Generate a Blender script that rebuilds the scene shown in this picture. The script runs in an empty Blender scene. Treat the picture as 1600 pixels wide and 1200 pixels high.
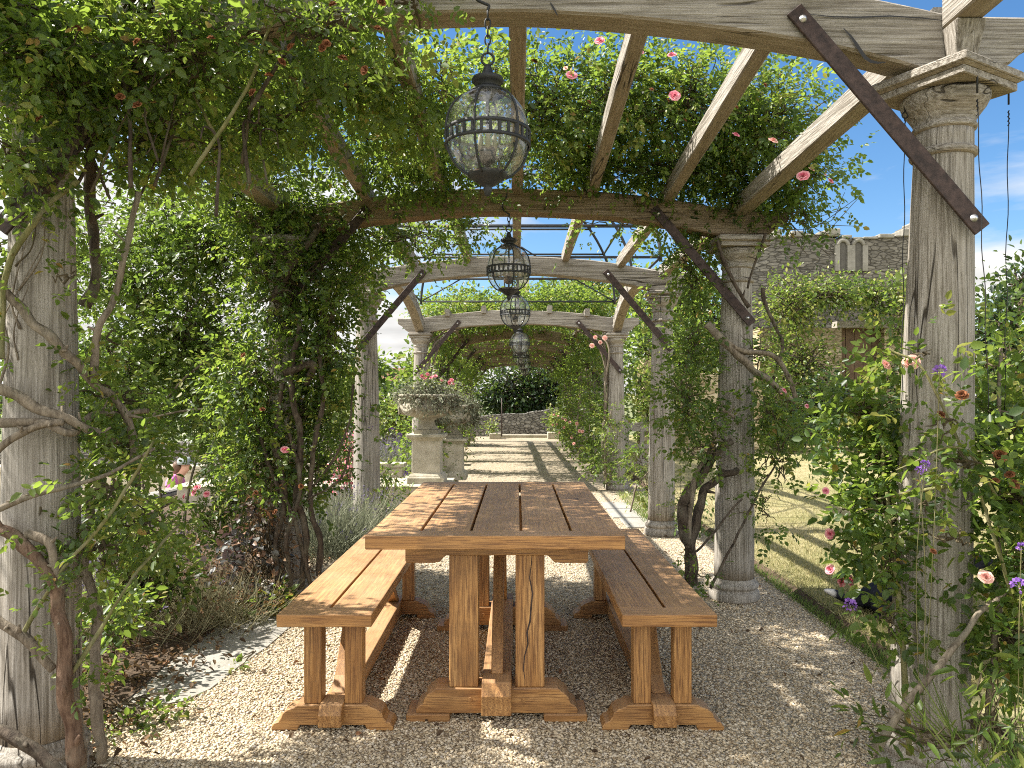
import bpy, bmesh, math, random
import numpy as np
from mathutils import Vector, Matrix, noise

rng = np.random.default_rng(11)
random.seed(5)
CAM_H = 1.28
scn = bpy.context.scene
COL = scn.collection

def at(px, py, Y):
    """point that the photograph shows at pixel (px, py) of 1600x1200, Y metres ahead"""
    return ((px - 808.0) * Y / 1200.0, Y, CAM_H - (py - 618.0) * Y / 1200.0)

def tag(o, label=None, cat=None, group=None, kind=None):
    if label: o['label'] = label
    if cat: o['category'] = cat
    if group: o['group'] = group
    if kind: o['kind'] = kind
    return o

def empty(name, loc, label=None, cat=None, group=None, rz=0.0):
    o = bpy.data.objects.new(name, None)
    o.empty_display_size = 0.1
    o.location = loc
    o.rotation_euler.z = rz
    COL.objects.link(o)
    return tag(o, label, cat, group)

def origin_of(o):
    v = Vector((0, 0, 0))
    while o is not None:
        v += o.location
        o = o.parent
    return v

def link(name, me, mat=None, parent=None, world=True):
    """link mesh data given in world coordinates (or local if world=False)"""
    o = bpy.data.objects.new(name, me)
    if mat is not None:
        for m in (mat if isinstance(mat, (list, tuple)) else [mat]):
            me.materials.append(m)
    if parent is not None:
        o.parent = parent
        if world:
            off = origin_of(parent)
            if off.length > 0:
                me.transform(Matrix.Translation(-off))
    COL.objects.link(o)
    return o

def bevel(o, w=0.004, seg=2):
    m = o.modifiers.new('bevel', 'BEVEL')
    m.width = w; m.segments = seg; m.limit_method = 'ANGLE'; m.angle_limit = math.radians(40)
    return o

class MB:
    """collects simple solids into one mesh"""
    def __init__(s):
        s.v = []; s.f = []; s.sm = []; s.tv = []; s.tint = .5
    def add(s, vs, fs, smooth=False):
        b = len(s.v)
        s.v.extend([tuple(v) for v in vs]); s.tv.extend([s.tint]*len(vs))
        for f in fs:
            s.f.append(tuple(i + b for i in f)); s.sm.append(smooth)
        return s
    def box(s, x0, x1, y0, y1, z0, z1):
        vs = [(x0,y0,z0),(x1,y0,z0),(x1,y1,z0),(x0,y1,z0),(x0,y0,z1),(x1,y0,z1),(x1,y1,z1),(x0,y1,z1)]
        return s.add(vs, [(0,3,2,1),(4,5,6,7),(0,1,5,4),(1,2,6,5),(2,3,7,6),(3,0,4,7)])
    def prism(s, poly, axis, a0, a1):
        """poly: 2-D outline (ccw), extruded along axis 'x','y' or 'z' between a0 and a1"""
        n = len(poly)
        def p(u, w, a):
            return (a, u, w) if axis == 'x' else ((u, a, w) if axis == 'y' else (u, w, a))
        vs = [p(u, w, a0) for u, w in poly] + [p(u, w, a1) for u, w in poly]
        fs = [tuple(range(n)), tuple(range(2*n-1, n-1, -1))]
        fs = [tuple(reversed(fs[0])), tuple(reversed(fs[1]))]
        for i in range(n):
            j = (i+1) % n
            fs.append((i, j, n+j, n+i))
        return s.add(vs, fs)
    def lathe(s, prof, cx, cy, seg=32, z0=0.0, smooth=True, mod=None, lean=(0,0), cap=True):
        """prof: list of (r, z)"""
        vs = []; fs = []
        n = len(prof)
        for k, (r, z) in enumerate(prof):
            for i in range(seg):
                a = 2*math.pi*i/seg
                rr = r*(1 + (mod(a, z) if mod else 0))
                vs.append((cx+lean[0]*z + rr*math.cos(a), cy+lean[1]*z + rr*math.sin(a), z0+z))
        for k in range(n-1):
            for i in range(seg):
                j = (i+1) % seg
                fs.append((k*seg+i, k*seg+j, (k+1)*seg+j, (k+1)*seg+i))
        s.add(vs, fs, smooth)
        if cap:
            b = len(s.v) - len(vs)
            s.f.append(tuple(b+i for i in range(seg-1, -1, -1))); s.sm.append(False)
            s.f.append(tuple(b+(n-1)*seg+i for i in range(seg))); s.sm.append(False)
        return s
    def tube(s, pts, r, seg=8, closed=False, smooth=True, wob=0.0):
        vs, fs = tube_arrays(pts, r, seg, closed, wob)
        return s.add(vs, fs, smooth)
    def ring(s, c, R_, r, axis='z', n=24, seg=6, a0=0.0, a1=2*math.pi):
        full = abs(a1-a0-2*math.pi) < 1e-6
        pts = []
        for i in range(n if full else n+1):
            a = a0+(a1-a0)*i/n
            u, w = R_*math.cos(a), R_*math.sin(a)
            pts.append((c[0]+u, c[1]+w, c[2]) if axis == 'z' else ((c[0]+u, c[1], c[2]+w) if axis == 'y' else (c[0], c[1]+u, c[2]+w)))
        return s.tube(pts, r, seg, closed=full)
    def mesh(s, name):
        me = bpy.data.meshes.new(name)
        me.from_pydata(s.v, [], s.f)
        me.polygons.foreach_set('use_smooth', s.sm)
        me.update()
        bm = bmesh.new(); bm.from_mesh(me)
        bmesh.ops.recalc_face_normals(bm, faces=bm.faces)
        bm.to_mesh(me); bm.free()
        me.attributes.new('tint', 'FLOAT', 'POINT').data.foreach_set('value', s.tv)
        return me
    def build(s, name, mat=None, parent=None, world=True):
        return link(name, s.mesh(name), mat, parent, world)

def tube_arrays(pts, r, seg=8, closed=False, wob=0.0):
    pts = [Vector(p) for p in pts]
    n = len(pts)
    rs = [r]*n if not isinstance(r, (list, tuple)) else r
    vs = []; fs = []
    up = None
    for i in range(n):
        a = pts[(i-1) % n] if (closed or i > 0) else pts[i]
        b = pts[(i+1) % n] if (closed or i < n-1) else pts[i]
        t = (b-a)
        if t.length < 1e-9: t = Vector((0, 0, 1))
        t.normalize()
        if up is None:
            up = Vector((0, 0, 1)) if abs(t.z) < 0.9 else Vector((1, 0, 0))
        u = (up - t*up.dot(t))
        if u.length < 1e-6: u = t.orthogonal()
        u.normalize(); up = u
        w = t.cross(u)
        for k in range(seg):
            ang = 2*math.pi*k/seg
            q = 1.0
            if wob: q = 1 + wob*(noise.noise(Vector((pts[i].x*14+math.cos(ang)*1.5, pts[i].y*14+math.sin(ang)*1.5, pts[i].z*14))) + .8*noise.noise(Vector((pts[i].x*5+math.cos(ang)*2.6, pts[i].y*5+math.sin(ang)*2.6, pts[i].z*5+9))))
            vs.append(pts[i] + (u*math.cos(ang)+w*math.sin(ang))*rs[i]*q)
    m = n if closed else n-1
    for i in range(m):
        j = (i+1) % n
        for k in range(seg):
            l = (k+1) % seg
            fs.append((i*seg+k, i*seg+l, j*seg+l, j*seg+k))
    if not closed:
        fs.append(tuple(range(seg-1, -1, -1)))
        fs.append(tuple((n-1)*seg+k for k in range(seg)))
    return vs, fs

def spline(pts, n=8):
    """Catmull-Rom through pts"""
    P_ = [Vector(p) for p in pts]
    P_ = [P_[0]*2-P_[1]] + P_ + [P_[-1]*2-P_[-2]]
    out = []
    for i in range(1, len(P_)-2):
        a, b, c, d = P_[i-1:i+3]
        for k in range(n):
            t = k/n
            out.append(0.5*((2*b)+(c-a)*t+(2*a-5*b+4*c-d)*t*t+(3*b-a-3*c+d)*t**3))
    out.append(P_[-2])
    return out

# ------------------------------------------------------------------ foliage
def nrm(a):
    return a/np.maximum(np.linalg.norm(a, axis=1, keepdims=True), 1e-9)

def leaf_mesh(name, p, d, n, L, W, tint, fold=0.25, curl=0.25):
    """one mesh of many folded leaves; every leaf is two quads that meet at its midrib"""
    N_ = len(p)
    d = nrm(d); s = nrm(np.cross(d, n)); n = np.cross(s, d)
    L = L[:, None]; W = W[:, None]
    c = curl*(0.5+rng.random((N_, 1)))
    f = fold*(0.4+rng.random((N_, 1))*1.1)
    def m(t): return p + d*L*t - n*c*L*t*t
    v = np.stack([m(0.0), m(.30)+s*W*.46+n*f*W*.5, m(.68)+s*W*.40+n*f*W*.45, m(1.0),
                  m(.68)-s*W*.40+n*f*W*.45, m(.30)-s*W*.46+n*f*W*.5], axis=1).reshape(-1, 3)
    idx = (np.arange(N_)[:, None]*6 + np.array([0, 1, 2, 3, 0, 3, 4, 5])[None]).reshape(-1)
    me = bpy.data.meshes.new(name)
    me.vertices.add(N_*6); me.vertices.foreach_set('co', v.astype(np.float32).ravel())
    me.loops.add(N_*8); me.loops.foreach_set('vertex_index', idx.astype(np.int32))
    me.polygons.add(N_*2); me.polygons.foreach_set('loop_start', (np.arange(N_*2)*4).astype(np.int32))
    me.update(calc_edges=True)
    at_ = me.attributes.new('tint', 'FLOAT', 'POINT')
    at_.data.foreach_set('value', np.repeat(tint, 6).astype(np.float32))
    return me

def blade_mesh(name, p, d, n, L, W, tint, curl=.3):
    """narrow curved strips (grass, lavender stalks): two quads and a tip each"""
    N_ = len(p)
    d = nrm(d); s = nrm(np.cross(d, n)); n = np.cross(s, d)
    L = np.asarray(L)[:, None]; W = np.asarray(W)[:, None]*.5
    c = curl*(rng.random((N_, 1))*1.6-.3)
    def m(t): return p + d*L*t*(1-.12*abs(curl)*t) - n*c*L*t*t
    v = np.stack([m(0.0)-s*W*.8, m(0.0)+s*W*.8, m(.38)-s*W, m(.38)+s*W, m(.72)-s*W*.75, m(.72)+s*W*.75, m(1.0)], axis=1).reshape(-1, 3)
    idx = (np.arange(N_)[:, None]*7 + np.array([0, 1, 3, 2, 2, 3, 5, 4, 4, 5, 6])[None]).reshape(-1)
    me = bpy.data.meshes.new(name)
    me.vertices.add(N_*7); me.vertices.foreach_set('co', v.astype(np.float32).ravel())
    me.loops.add(N_*11); me.loops.foreach_set('vertex_index', idx.astype(np.int32))
    me.polygons.add(N_*3)
    me.polygons.foreach_set('loop_start', (np.arange(N_)[:, None]*11+np.array([0, 4, 8])[None]).ravel().astype(np.int32))
    me.update(calc_edges=True)
    me.attributes.new('tint', 'FLOAT', 'POINT').data.foreach_set('value', np.repeat(tint, 7).astype(np.float32))
    return me

def rnd_dirs(n):
    return nrm(rng.normal(size=(n, 3)))

def shoots(p, d, size, n_leaf=5, spread=1.0):
    """each shoot -> a pinnate leaf of n_leaf leaflets. returns arrays for leaf_mesh"""
    N_ = len(p)
    d = nrm(d)
    up = nrm(np.array([[0, 0, 1.0]]) + rng.normal(size=(N_, 3))*.55)
    s = nrm(np.cross(d, up)); u = np.cross(s, d)
    pairs = (n_leaf-1)//2
    out = []
    base = rng.random(N_)
    for k in range(pairs):
        t = .35+.6*k/max(pairs, 1)
        for sg in (-1, 1):
            q = p + d*(size*2.1*t)[:, None]
            dd = d*.45 + s*sg*.9*spread + rng.normal(size=(N_, 3))*.18
            out.append((q, dd, u+rng.normal(size=(N_, 3))*.38, size*(.75+.25*rng.random(N_)), base))
    q = p + d*(size*2.1*.98)[:, None]
    out.append((q, d+rng.normal(size=(N_, 3))*.15, u+rng.normal(size=(N_, 3))*.3, size*(.95+.25*rng.random(N_)), base))
    P_ = np.concatenate([o[0] for o in out]); D_ = np.concatenate([o[1] for o in out])
    U_ = np.concatenate([o[2] for o in out]); L_ = np.concatenate([o[3] for o in out])
    T_ = np.clip(np.concatenate([o[4] for o in out])*.75 + rng.random(len(P_))*.25, 0, 1)
    return P_, D_, U_, L_, T_

# gaps in the foliage: (px, py, rx, ry, farthest Y) as the photograph shows them
GAPS = [(279, 742, 22, 28, 10.5), (1338, 924, 62, 32, 4.2), (438, 500, 20, 60, 4.6), (440, 640, 18, 34, 4.6), (290, 1050, 80, 36, 4.4),
        (1465, 930, 55, 110, 2.45), (1470, 1080, 50, 60, 2.45), (1225, 770, 40, 60, 9), (60, 520, 60, 170, 2.45), (1158, 470, 34, 100, 4.76), (1152, 575, 28, 50, 4.74), (1150, 800, 32, 120, 4.76), (450, 60, 60, 26, 2.6)]
class Crown:
    """gathers leaf shoots and the twigs that carry them"""
    def __init__(s):
        s.p = []; s.d = []; s.sz = []; s.tb = []; s.tw = []
    def blob(s, c, r, clumps, per=9, sigma=.07, size=.032, shell=.45, droop=.25, tint=0.0, anchor=None, twigs=True, cut=None):
        c = np.array(c, float); r = np.array(r, float)
        dirs = rnd_dirs(clumps)
        rad = rng.random(clumps)**shell
        cc = c + dirs*rad[:, None]*r
        # uneven outline: push the clumps with a coarse noise
        for i in range(clumps):
            k = noise.noise(Vector(cc[i])*2.3)
            cc[i] += (cc[i]-c)*(.25*k)
        if cut is not None:
            cc = cc[[bool(cut(q)) for q in cc]]
        if len(cc) == 0: return s
        n = len(cc)*per
        ctr = np.repeat(cc, per, axis=0)
        off = rng.normal(size=(n, 3))*sigma
        p = ctr + off
        out = nrm((ctr-c)/np.maximum(r, 1e-3) + 1e-6)
        d = nrm(off/sigma*.5 + out*.55 + rng.normal(size=(n, 3))*.45 + np.array([[0, 0, -droop]]))
        s.p.append(p); s.d.append(d)
        s.sz.append(size*(.5+.95*rng.random(n)**1.2))
        ct = np.repeat(rng.normal(size=len(cc))*.12, per)
        s.tb.append(np.full(n, tint)+ct)
        if twigs:
            a = c if anchor is None else np.array(anchor, float)
            for q in cc:
                st = a + (q-a)*(.15+.35*rng.random()) + rng.normal(size=3)*r*.12
                s.tw.append((st, q + rng.normal(size=3)*.02))
        return s
    def along(s, pts, n, spread=.1, size=.032, tint=0.0, droop=.2):
        """shoots growing from a cane"""
        P_ = np.array([tuple(q) for q in pts])
        i = rng.integers(0, len(P_)-1, n); t = rng.random((n, 1))
        p = P_[i]*(1-t)+P_[i+1]*t
        d = nrm(rng.normal(size=(n, 3)) + np.array([[0, 0, .3-droop]]))
        s.p.append(p + d*spread*rng.random((n, 1))); s.d.append(d)
        s.sz.append(size*(.6+.7*rng.random(n))); s.tb.append(np.full(n, tint))
        return s
    def count(s): return sum(len(x) for x in s.p)
    def leaves(s, name, mat, parent, n_leaf=5, aspect=.62, fold=.25, curl=.25, kind=None):
        p = np.concatenate(s.p); d = np.concatenate(s.d); z = np.concatenate(s.sz); tb = np.concatenate(s.tb)
        px = 808+p[:, 0]*1200/p[:, 1]; py = 618-(p[:, 2]-CAM_H)*1200/p[:, 1]
        ok = np.ones(len(p), bool)
        for gx, gy, rx, ry, ym in GAPS:
            ok &= ~((((px-gx)/rx)**2+((py-gy)/ry)**2 < .6+.8*rng.random(len(p))) & (p[:, 1] < ym) & (rng.random(len(p)) < .9))
        p, d, z, tb = p[ok], d[ok], z[ok], tb[ok]
        if n_leaf > 1:
            P_, D_, U_, L_, T_ = shoots(p, d, z, n_leaf)
            T_ = np.clip(T_ + np.tile(tb, len(P_)//len(tb)), 0, .95)
            T_[rng.random(len(T_)) < .012] = 1.0
        else:
            P_, D_, L_ = p, d, z
            U_ = nrm(np.array([[0, 0, 1.0]])+rng.normal(size=p.shape)*.7)
            T_ = np.clip(rng.random(len(p)) + tb, 0, 1)
        me = leaf_mesh(name, P_, D_, U_, L_, L_*aspect, T_, fold, curl)
        o = link(name, me, mat, parent)
        return o
    def twigs(s, name, mat, parent, r=.0028, keep=1.0):
        mb_v = []; mb_f = []
        b = 0
        for a, q in s.tw:
            if rng.random() > keep: continue
            m = (a+q)/2 + rng.normal(size=3)*np.linalg.norm(q-a)*.14
            pts = [a, (a+m)/2+rng.normal(size=3)*.01, m, (m+q)/2+rng.normal(size=3)*.01, q]
            vs, fs = tube_arrays(pts, [r*1.5, r*1.3, r, r*.8, r*.4], 4)
            mb_v += [tuple(v) for v in vs]; mb_f += [tuple(i+b for i in f) for f in fs]
            b += len(vs)
        me = bpy.data.meshes.new(name); me.from_pydata(mb_v, [], mb_f); me.update()
        return tag(link(name, me, mat, parent), kind='stuff')

# ------------------------------------------------------------------ materials
class NT:
    def __init__(s, name):
        s.m = bpy.data.materials.new(name); s.m.use_nodes = True
        s.t = s.m.node_tree; s.n = s.t.nodes; s.l = s.t.links
        s.b = s.n['Principled BSDF']; s.out = s.n['Material Output']
    def node(s, typ, **kw):
        nd = s.n.new(typ)
        for k, v in kw.items():
            if k.startswith('_'):
                nd.inputs[k[1:].replace('_', ' ')].default_value = v
            else:
                setattr(nd, k, v)
        return nd
    def lk(s, a, b): s.l.new(a, b)
    def coord(s, scale=(1, 1, 1), kind='Object'):
        tc = s.node('ShaderNodeTexCoord'); mp = s.node('ShaderNodeMapping')
        mp.inputs['Scale'].default_value = scale
        s.lk(tc.outputs[kind], mp.inputs['Vector'])
        return mp.outputs['Vector']
    def noise(s, vec, scale, detail=5, rough=.55, dist=0.0):
        nd = s.node('ShaderNodeTexNoise')
        nd.inputs['Scale'].default_value = scale; nd.inputs['Detail'].default_value = detail
        nd.inputs['Roughness'].default_value = rough; nd.inputs['Distortion'].default_value = dist
        if vec is not None: s.lk(vec, nd.inputs['Vector'])
        return nd.outputs['Fac']
    def vor(s, vec, scale, feature='F1', out='Distance', rand=1.0):
        nd = s.node('ShaderNodeTexVoronoi', feature=feature)
        nd.inputs['Scale'].default_value = scale; nd.inputs['Randomness'].default_value = rand
        if vec is not None: s.lk(vec, nd.inputs['Vector'])
        return nd.outputs[out]
    def ramp(s, fac, stops, interp='LINEAR'):
        nd = s.node('ShaderNodeValToRGB'); cr = nd.color_ramp; cr.interpolation = interp
        while len(cr.elements) < len(stops): cr.elements.new(.5)
        for e, (p, c) in zip(cr.elements, stops):
            e.position = p
            e.color = (c[0], c[1], c[2], 1) if isinstance(c, (tuple, list)) else (c, c, c, 1)
        s.lk(fac, nd.inputs['Fac'])
        return nd.outputs['Color']
    def mix(s, fac, a, b, mode='MIX'):
        nd = s.node('ShaderNodeMix', data_type='RGBA', blend_type=mode)
        for sock, v in ((nd.inputs[0], fac), (nd.inputs[6], a), (nd.inputs[7], b)):
            if isinstance(v, (int, float)): sock.default_value = v
            elif isinstance(v, (tuple, list)): sock.default_value = (v[0], v[1], v[2], 1)
            else: s.lk(v, sock)
        return nd.outputs[2]
    def math(s, op, a, b=0.0):
        nd = s.node('ShaderNodeMath', operation=op)
        for sock, v in ((nd.inputs[0], a), (nd.inputs[1], b)):
            if isinstance(v, (int, float)): sock.default_value = v
            else: s.lk(v, sock)
        return nd.outputs[0]
    def bump(s, h, strength=.5, dist=.01):
        nd = s.node('ShaderNodeBump'); nd.inputs['Strength'].default_value = strength
        nd.inputs['Distance'].default_value = dist
        s.lk(h, nd.inputs['Height']); s.lk(nd.outputs['Normal'], s.b.inputs['Normal'])
    def col(s, c):
        if isinstance(c, (tuple, list)): s.b.inputs['Base Color'].default_value = (*c, 1)
        else: s.lk(c, s.b.inputs['Base Color'])
        return s
    def rough(s, r):
        if isinstance(r, (int, float)): s.b.inputs['Roughness'].default_value = r
        else: s.lk(r, s.b.inputs['Roughness'])
        return s
    def attr(s, name='tint'):
        return s.node('ShaderNodeAttribute', attribute_name=name).outputs['Fac']

def grain_scale(axis, across, along):
    return {'x': (along, across, across), 'y': (across, along, across), 'z': (across, across, along)}[axis]

def oak(axis, tone=1.0, name='weathered_oak', tint=(1, 1, 1)):
    t = NT(name+'_'+axis)
    a = t.noise(t.coord(grain_scale(axis, 22, 2.2)), 1.0, 7, .66, .9)
    b = t.noise(t.coord(grain_scale(axis, 110, 3.5)), 1.0, 5, .66, .2)
    c = t.noise(t.coord((1, 1, 1)), 2.2, 5, .6)
    k = t.noise(t.coord(grain_scale(axis, 11, .5)), 1.0, 2, .5, .35)
    g = lambda r, gg, bb: (r*tone*tint[0], gg*tone*tint[1], bb*tone*tint[2])
    colr = t.ramp(a, [(.25, g(.21, .187, .155)), (.5, g(.295, .268, .228)), (.75, g(.37, .342, .298))])
    colr = t.mix(t.ramp(b, [(.38, .7), (.52, 0.0)]), colr, g(.105, .088, .065))
    colr = t.mix(t.ramp(b, [(.52, 0.0), (.66, .6)]), colr, g(.47, .44, .395))
    # bleached patches and damp green stains
    colr = t.mix(t.ramp(c, [(.50, 0.0), (.75, .5)]), colr, g(.40, .375, .33))
    colr = t.mix(t.ramp(t.noise(t.coord((1, 1, 1)), 5.0, 6, .7), [(.60, 0.0), (.8, .3)]), colr, g(.17, .17, .11))
    # undersides never see rain and keep their brown
    geo = t.node('ShaderNodeNewGeometry'); sep = t.node('ShaderNodeSeparateXYZ')
    t.lk(geo.outputs['Normal'], sep.inputs[0])
    un = t.ramp(t.math('MULTIPLY', sep.outputs['Z'], -1.0), [(.35, 0.0), (.8, .6)])
    colr = t.mix(un, colr, t.ramp(a, [(.25, g(.20, .145, .08)), (.75, g(.34, .26, .165))]))
    mask = t.ramp(t.noise(t.coord((1, 1, 1)), 1.7, 3, .5), [(.50, 0.0), (.60, 1.0)])
    crack = t.ramp(t.math('ABSOLUTE', t.math('SUBTRACT', k, .5)), [(.0, 1.0), (.004, .9), (.009, 0.0)])
    crack = t.math('MULTIPLY', crack, mask)
    colr = t.mix(crack, colr, (.04, .032, .023))
    t.col(colr).rough(.85)
    t.b.inputs['Specular IOR Level'].default_value = .25
    h = t.math('SUBTRACT', t.math('ADD', t.math('MULTIPLY', a, .5), t.math('MULTIPLY', b, 1.0)), t.math('MULTIPLY', crack, 1.2))
    t.bump(h, .85, .012)
    return t.m

def teak(axis):
    t = NT('oiled_teak_'+axis)
    v = t.node('ShaderNodeVectorMath', operation='ADD')
    tc = t.node('ShaderNodeTexCoord'); t.lk(tc.outputs['Object'], v.inputs[0])
    at_ = t.node('ShaderNodeAttribute', attribute_name='tint')
    cmb = t.node('ShaderNodeCombineXYZ')
    sh = t.math('MULTIPLY', at_.outputs['Fac'], 37.0)
    for i in range(3): t.lk(sh, cmb.inputs[i])
    t.lk(cmb.outputs[0], v.inputs[1])
    def mp(sc):
        m = t.node('ShaderNodeMapping'); m.inputs['Scale'].default_value = sc
        t.lk(v.outputs[0], m.inputs['Vector']); return m.outputs[0]
    a = t.noise(mp(grain_scale(axis, 9, .9)), 1.0, 5, .55, 1.6)
    rings = t.node('ShaderNodeTexWave', wave_type='BANDS', bands_direction='X' if axis != 'x' else 'Y')
    t.lk(mp(grain_scale(axis, 7, .8)), rings.inputs['Vector'])
    rings.inputs['Scale'].default_value = 2.2; rings.inputs['Distortion'].default_value = 7.0
    rings.inputs['Detail'].default_value = 3; rings.inputs['Detail Scale'].default_value = 1.2
    f = t.noise(mp(grain_scale(axis, 260, 9)), 1.0, 3, .6)
    base = t.ramp(a, [(.3, (.30, .145, .044)), (.5, (.42, .22, .072)), (.72, (.53, .305, .115))])
    base = t.mix(t.math('MULTIPLY', rings.outputs['Fac'], .5), base, (.20, .088, .026))
    base = t.mix(t.ramp(f, [(.38, .85), (.54, 0.0)]), base, (.12, .05, .017))
    hs = t.node('ShaderNodeHueSaturation')
    t.lk(base, hs.inputs['Color'])
    t.lk(t.math('ADD', t.math('MULTIPLY', at_.outputs['Fac'], .26), .90), hs.inputs['Value'])
    # upper faces have silvered a little in the weather
    geo = t.node('ShaderNodeNewGeometry'); sep = t.node('ShaderNodeSeparateXYZ')
    t.lk(geo.outputs['Normal'], sep.inputs[0])
    up = t.math('MULTIPLY', t.ramp(sep.outputs['Z'], [(.55, 0.0), (.9, 1.0)]), t.ramp(t.noise(t.coord((1, 1, 1)), 4.0, 5, .6), [(.25, .22), (.75, .6)]))
    c = t.mix(up, hs.outputs['Color'], (.47, .315, .19))
    w1 = t.noise(t.coord((1, 1, 1)), 3.3, 7, .65, .5)
    c = t.mix(t.ramp(w1, [(.30, .5), (.52, 0.0)]), c, (.16, .085, .035))
    c = t.mix(t.ramp(t.noise(t.coord((1, 1, 1)), 26, 5, .7), [(.60, 0.0), (.74, .45)]), c, (.15, .085, .04))
    kn = t.vor(mp(grain_scale(axis, 5.5, 1.9)), 1.0)
    c = t.mix(t.ramp(kn, [(.035, .9), (.075, 0.0)]), c, (.085, .04, .016))
    t.col(c).rough(t.ramp(a, [(.2, .42), (.8, .6)]))
    t.b.inputs['Specular IOR Level'].default_value = .42
    t.bump(t.math('ADD', t.math('MULTIPLY', f, .6), t.math('MULTIPLY', a, .4)), .22, .004)
    return t.m

def stone(name, lo, hi, lichen=.4, scale=6.0, bump_=.5, moss=(.10, .11, .05)):
    t = NT(name)
    v = t.coord()
    a = t.noise(v, scale, 8, .65); b = t.noise(v, scale*9, 5, .7); c = t.noise(v, scale*.55, 6, .7)
    col = t.ramp(a, [(.3, lo), (.7, hi)])
    col = t.mix(t.ramp(b, [(.55, 0.0), (.75, .5)]), col, tuple(x*.45 for x in lo))
    col = t.mix(t.ramp(c, [(.52, 0.0), (.68, lichen)]), col, moss)
    col = t.mix(t.ramp(t.vor(v, scale*2.6), [(.06, .7*lichen), (.16, 0.0)]), col, (.52, .50, .44))
    t.col(col).rough(.9); t.b.inputs['Specular IOR Level'].default_value = .2
    t.bump(t.math('ADD', a, t.math('MULTIPLY', b, .5)), bump_, .02)
    return t.m

def rubble(name, sx, sy, cols, mortar, warp=.06, depth=.05, axis_u='x'):
    """coursed rubble: flat irregular stones with dark joints, seen in the wall's own plane"""
    t = NT(name)
    tc = t.node('ShaderNodeTexCoord'); sep = t.node('ShaderNodeSeparateXYZ'); t.lk(tc.outputs['Object'], sep.inputs[0])
    cmb = t.node('ShaderNodeCombineXYZ')
    u = sep.outputs['X'] if axis_u == 'x' else sep.outputs['Y']
    t.lk(t.math('MULTIPLY', u, sx), cmb.inputs[0]); t.lk(t.math('MULTIPLY', sep.outputs['Z'], sy), cmb.inputs[1])
    nz = t.node('ShaderNodeTexNoise'); nz.inputs['Scale'].default_value = .8; nz.inputs['Detail'].default_value = 4
    t.lk(cmb.outputs[0], nz.inputs['Vector'])
    w = t.node('ShaderNodeVectorMath', operation='MULTIPLY_ADD')
    t.lk(nz.outputs['Color'], w.inputs[0]); w.inputs[1].default_value = (warp*6, warp*6, 0); t.lk(cmb.outputs[0], w.inputs[2])
    va = t.node('ShaderNodeTexVoronoi', feature='F1'); vb = t.node('ShaderNodeTexVoronoi', feature='DISTANCE_TO_EDGE')
    for q in (va, vb):
        q.inputs['Scale'].default_value = 1.0; q.inputs['Randomness'].default_value = .8
        t.lk(w.outputs[0], q.inputs['Vector'])
    sp = t.node('ShaderNodeSeparateColor'); t.lk(va.outputs['Color'], sp.inputs[0])
    col = t.ramp(sp.outputs[0], [(i/(len(cols)-1), c) for i, c in enumerate(cols)])
    n2 = t.noise(t.coord(), 9.0, 7, .7)
    col = t.mix(t.ramp(n2, [(.35, .6), (.62, 0.0)]), col, tuple(x*.45 for x in cols[0]))
    big = t.noise(t.coord(), .7, 6, .7)
    col = t.mix(t.ramp(big, [(.42, 0.0), (.62, .65)]), col, tuple(x*.5 for x in cols[-1]))
    j = t.ramp(vb.outputs['Distance'], [(.0, .9), (.03, .6), (.08, 0.0)])
    col = t.mix(j, col, mortar)
    t.col(col).rough(.95); t.b.inputs['Specular IOR Level'].default_value = .15
    t.bump(t.math('ADD', t.math('MULTIPLY', n2, .6), t.math('SUBTRACT', 1.0, j)), .7, depth)
    return t.m

def leaf_mat(name, stops, trans=(.30, .46, .06), tmix=.42, rough=.42, spec=.45):
    t = NT(name)
    a = t.attr()
    col = t.ramp(a, stops)
    t.col(col).rough(rough); t.b.inputs['Specular IOR Level'].default_value = spec
    tr = t.node('ShaderNodeBsdfTranslucent')
    t.lk(t.mix(.55, col, trans), tr.inputs['Color'])
    mx = t.node('ShaderNodeMixShader'); mx.inputs[0].default_value = tmix
    t.lk(t.b.outputs[0], mx.inputs[1]); t.lk(tr.outputs[0], mx.inputs[2]); t.lk(mx.outputs[0], t.out.inputs[0])
    return t.m

def plain(name, c, r=.6, metal=0.0, var=.25, scale=20, spec=.4):
    t = NT(name)
    n = t.noise(t.coord(), scale, 5, .65)
    t.col(t.ramp(n, [(.3, tuple(x*(1-var) for x in c)), (.7, tuple(min(1, x*(1+var)) for x in c))])).rough(r)
    t.b.inputs['Metallic'].default_value = metal
    t.b.inputs['Specular IOR Level'].default_value = spec
    t.bump(n, .15, .004)
    return t.m

M = {}
for ax in 'xyz':
    M['oak'+ax] = oak(ax)
    M['teak'+ax] = teak(ax)
M['oak_brown'] = oak('x', .70, 'shade_toned_oak', (1.08, .91, .72))  # darker brown oak copy; the shade on these beams is put into its colour
M['iron'] = plain('rusty_brown_iron', (.045, .029, .024), .6, .3, .65, 38)
M['black_iron'] = plain('blackened_iron', (.030, .032, .034), .55, .3, .3, 30)
M['bolt'] = plain('galvanised_bolt', (.55, .55, .55), .35, .9, .1, 40)
M['wire'] = plain('dark_wire', (.03, .03, .03), .5, .6)
M['limestone'] = stone('limestone', (.30, .27, .20), (.50, .46, .37), .5)
M['old_stone'] = stone('lichened_stone', (.25, .225, .17), (.42, .385, .30), .75, 7.0, .7, (.12, .115, .075))
M['slab'] = stone('paving_slab', (.24, .225, .195), (.34, .325, .29), .35, 6.0, .5)
M['grey_stone'] = stone('grey_tracery_stone', (.17, .16, .135), (.30, .285, .245), .5, 3.0, .6)
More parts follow.
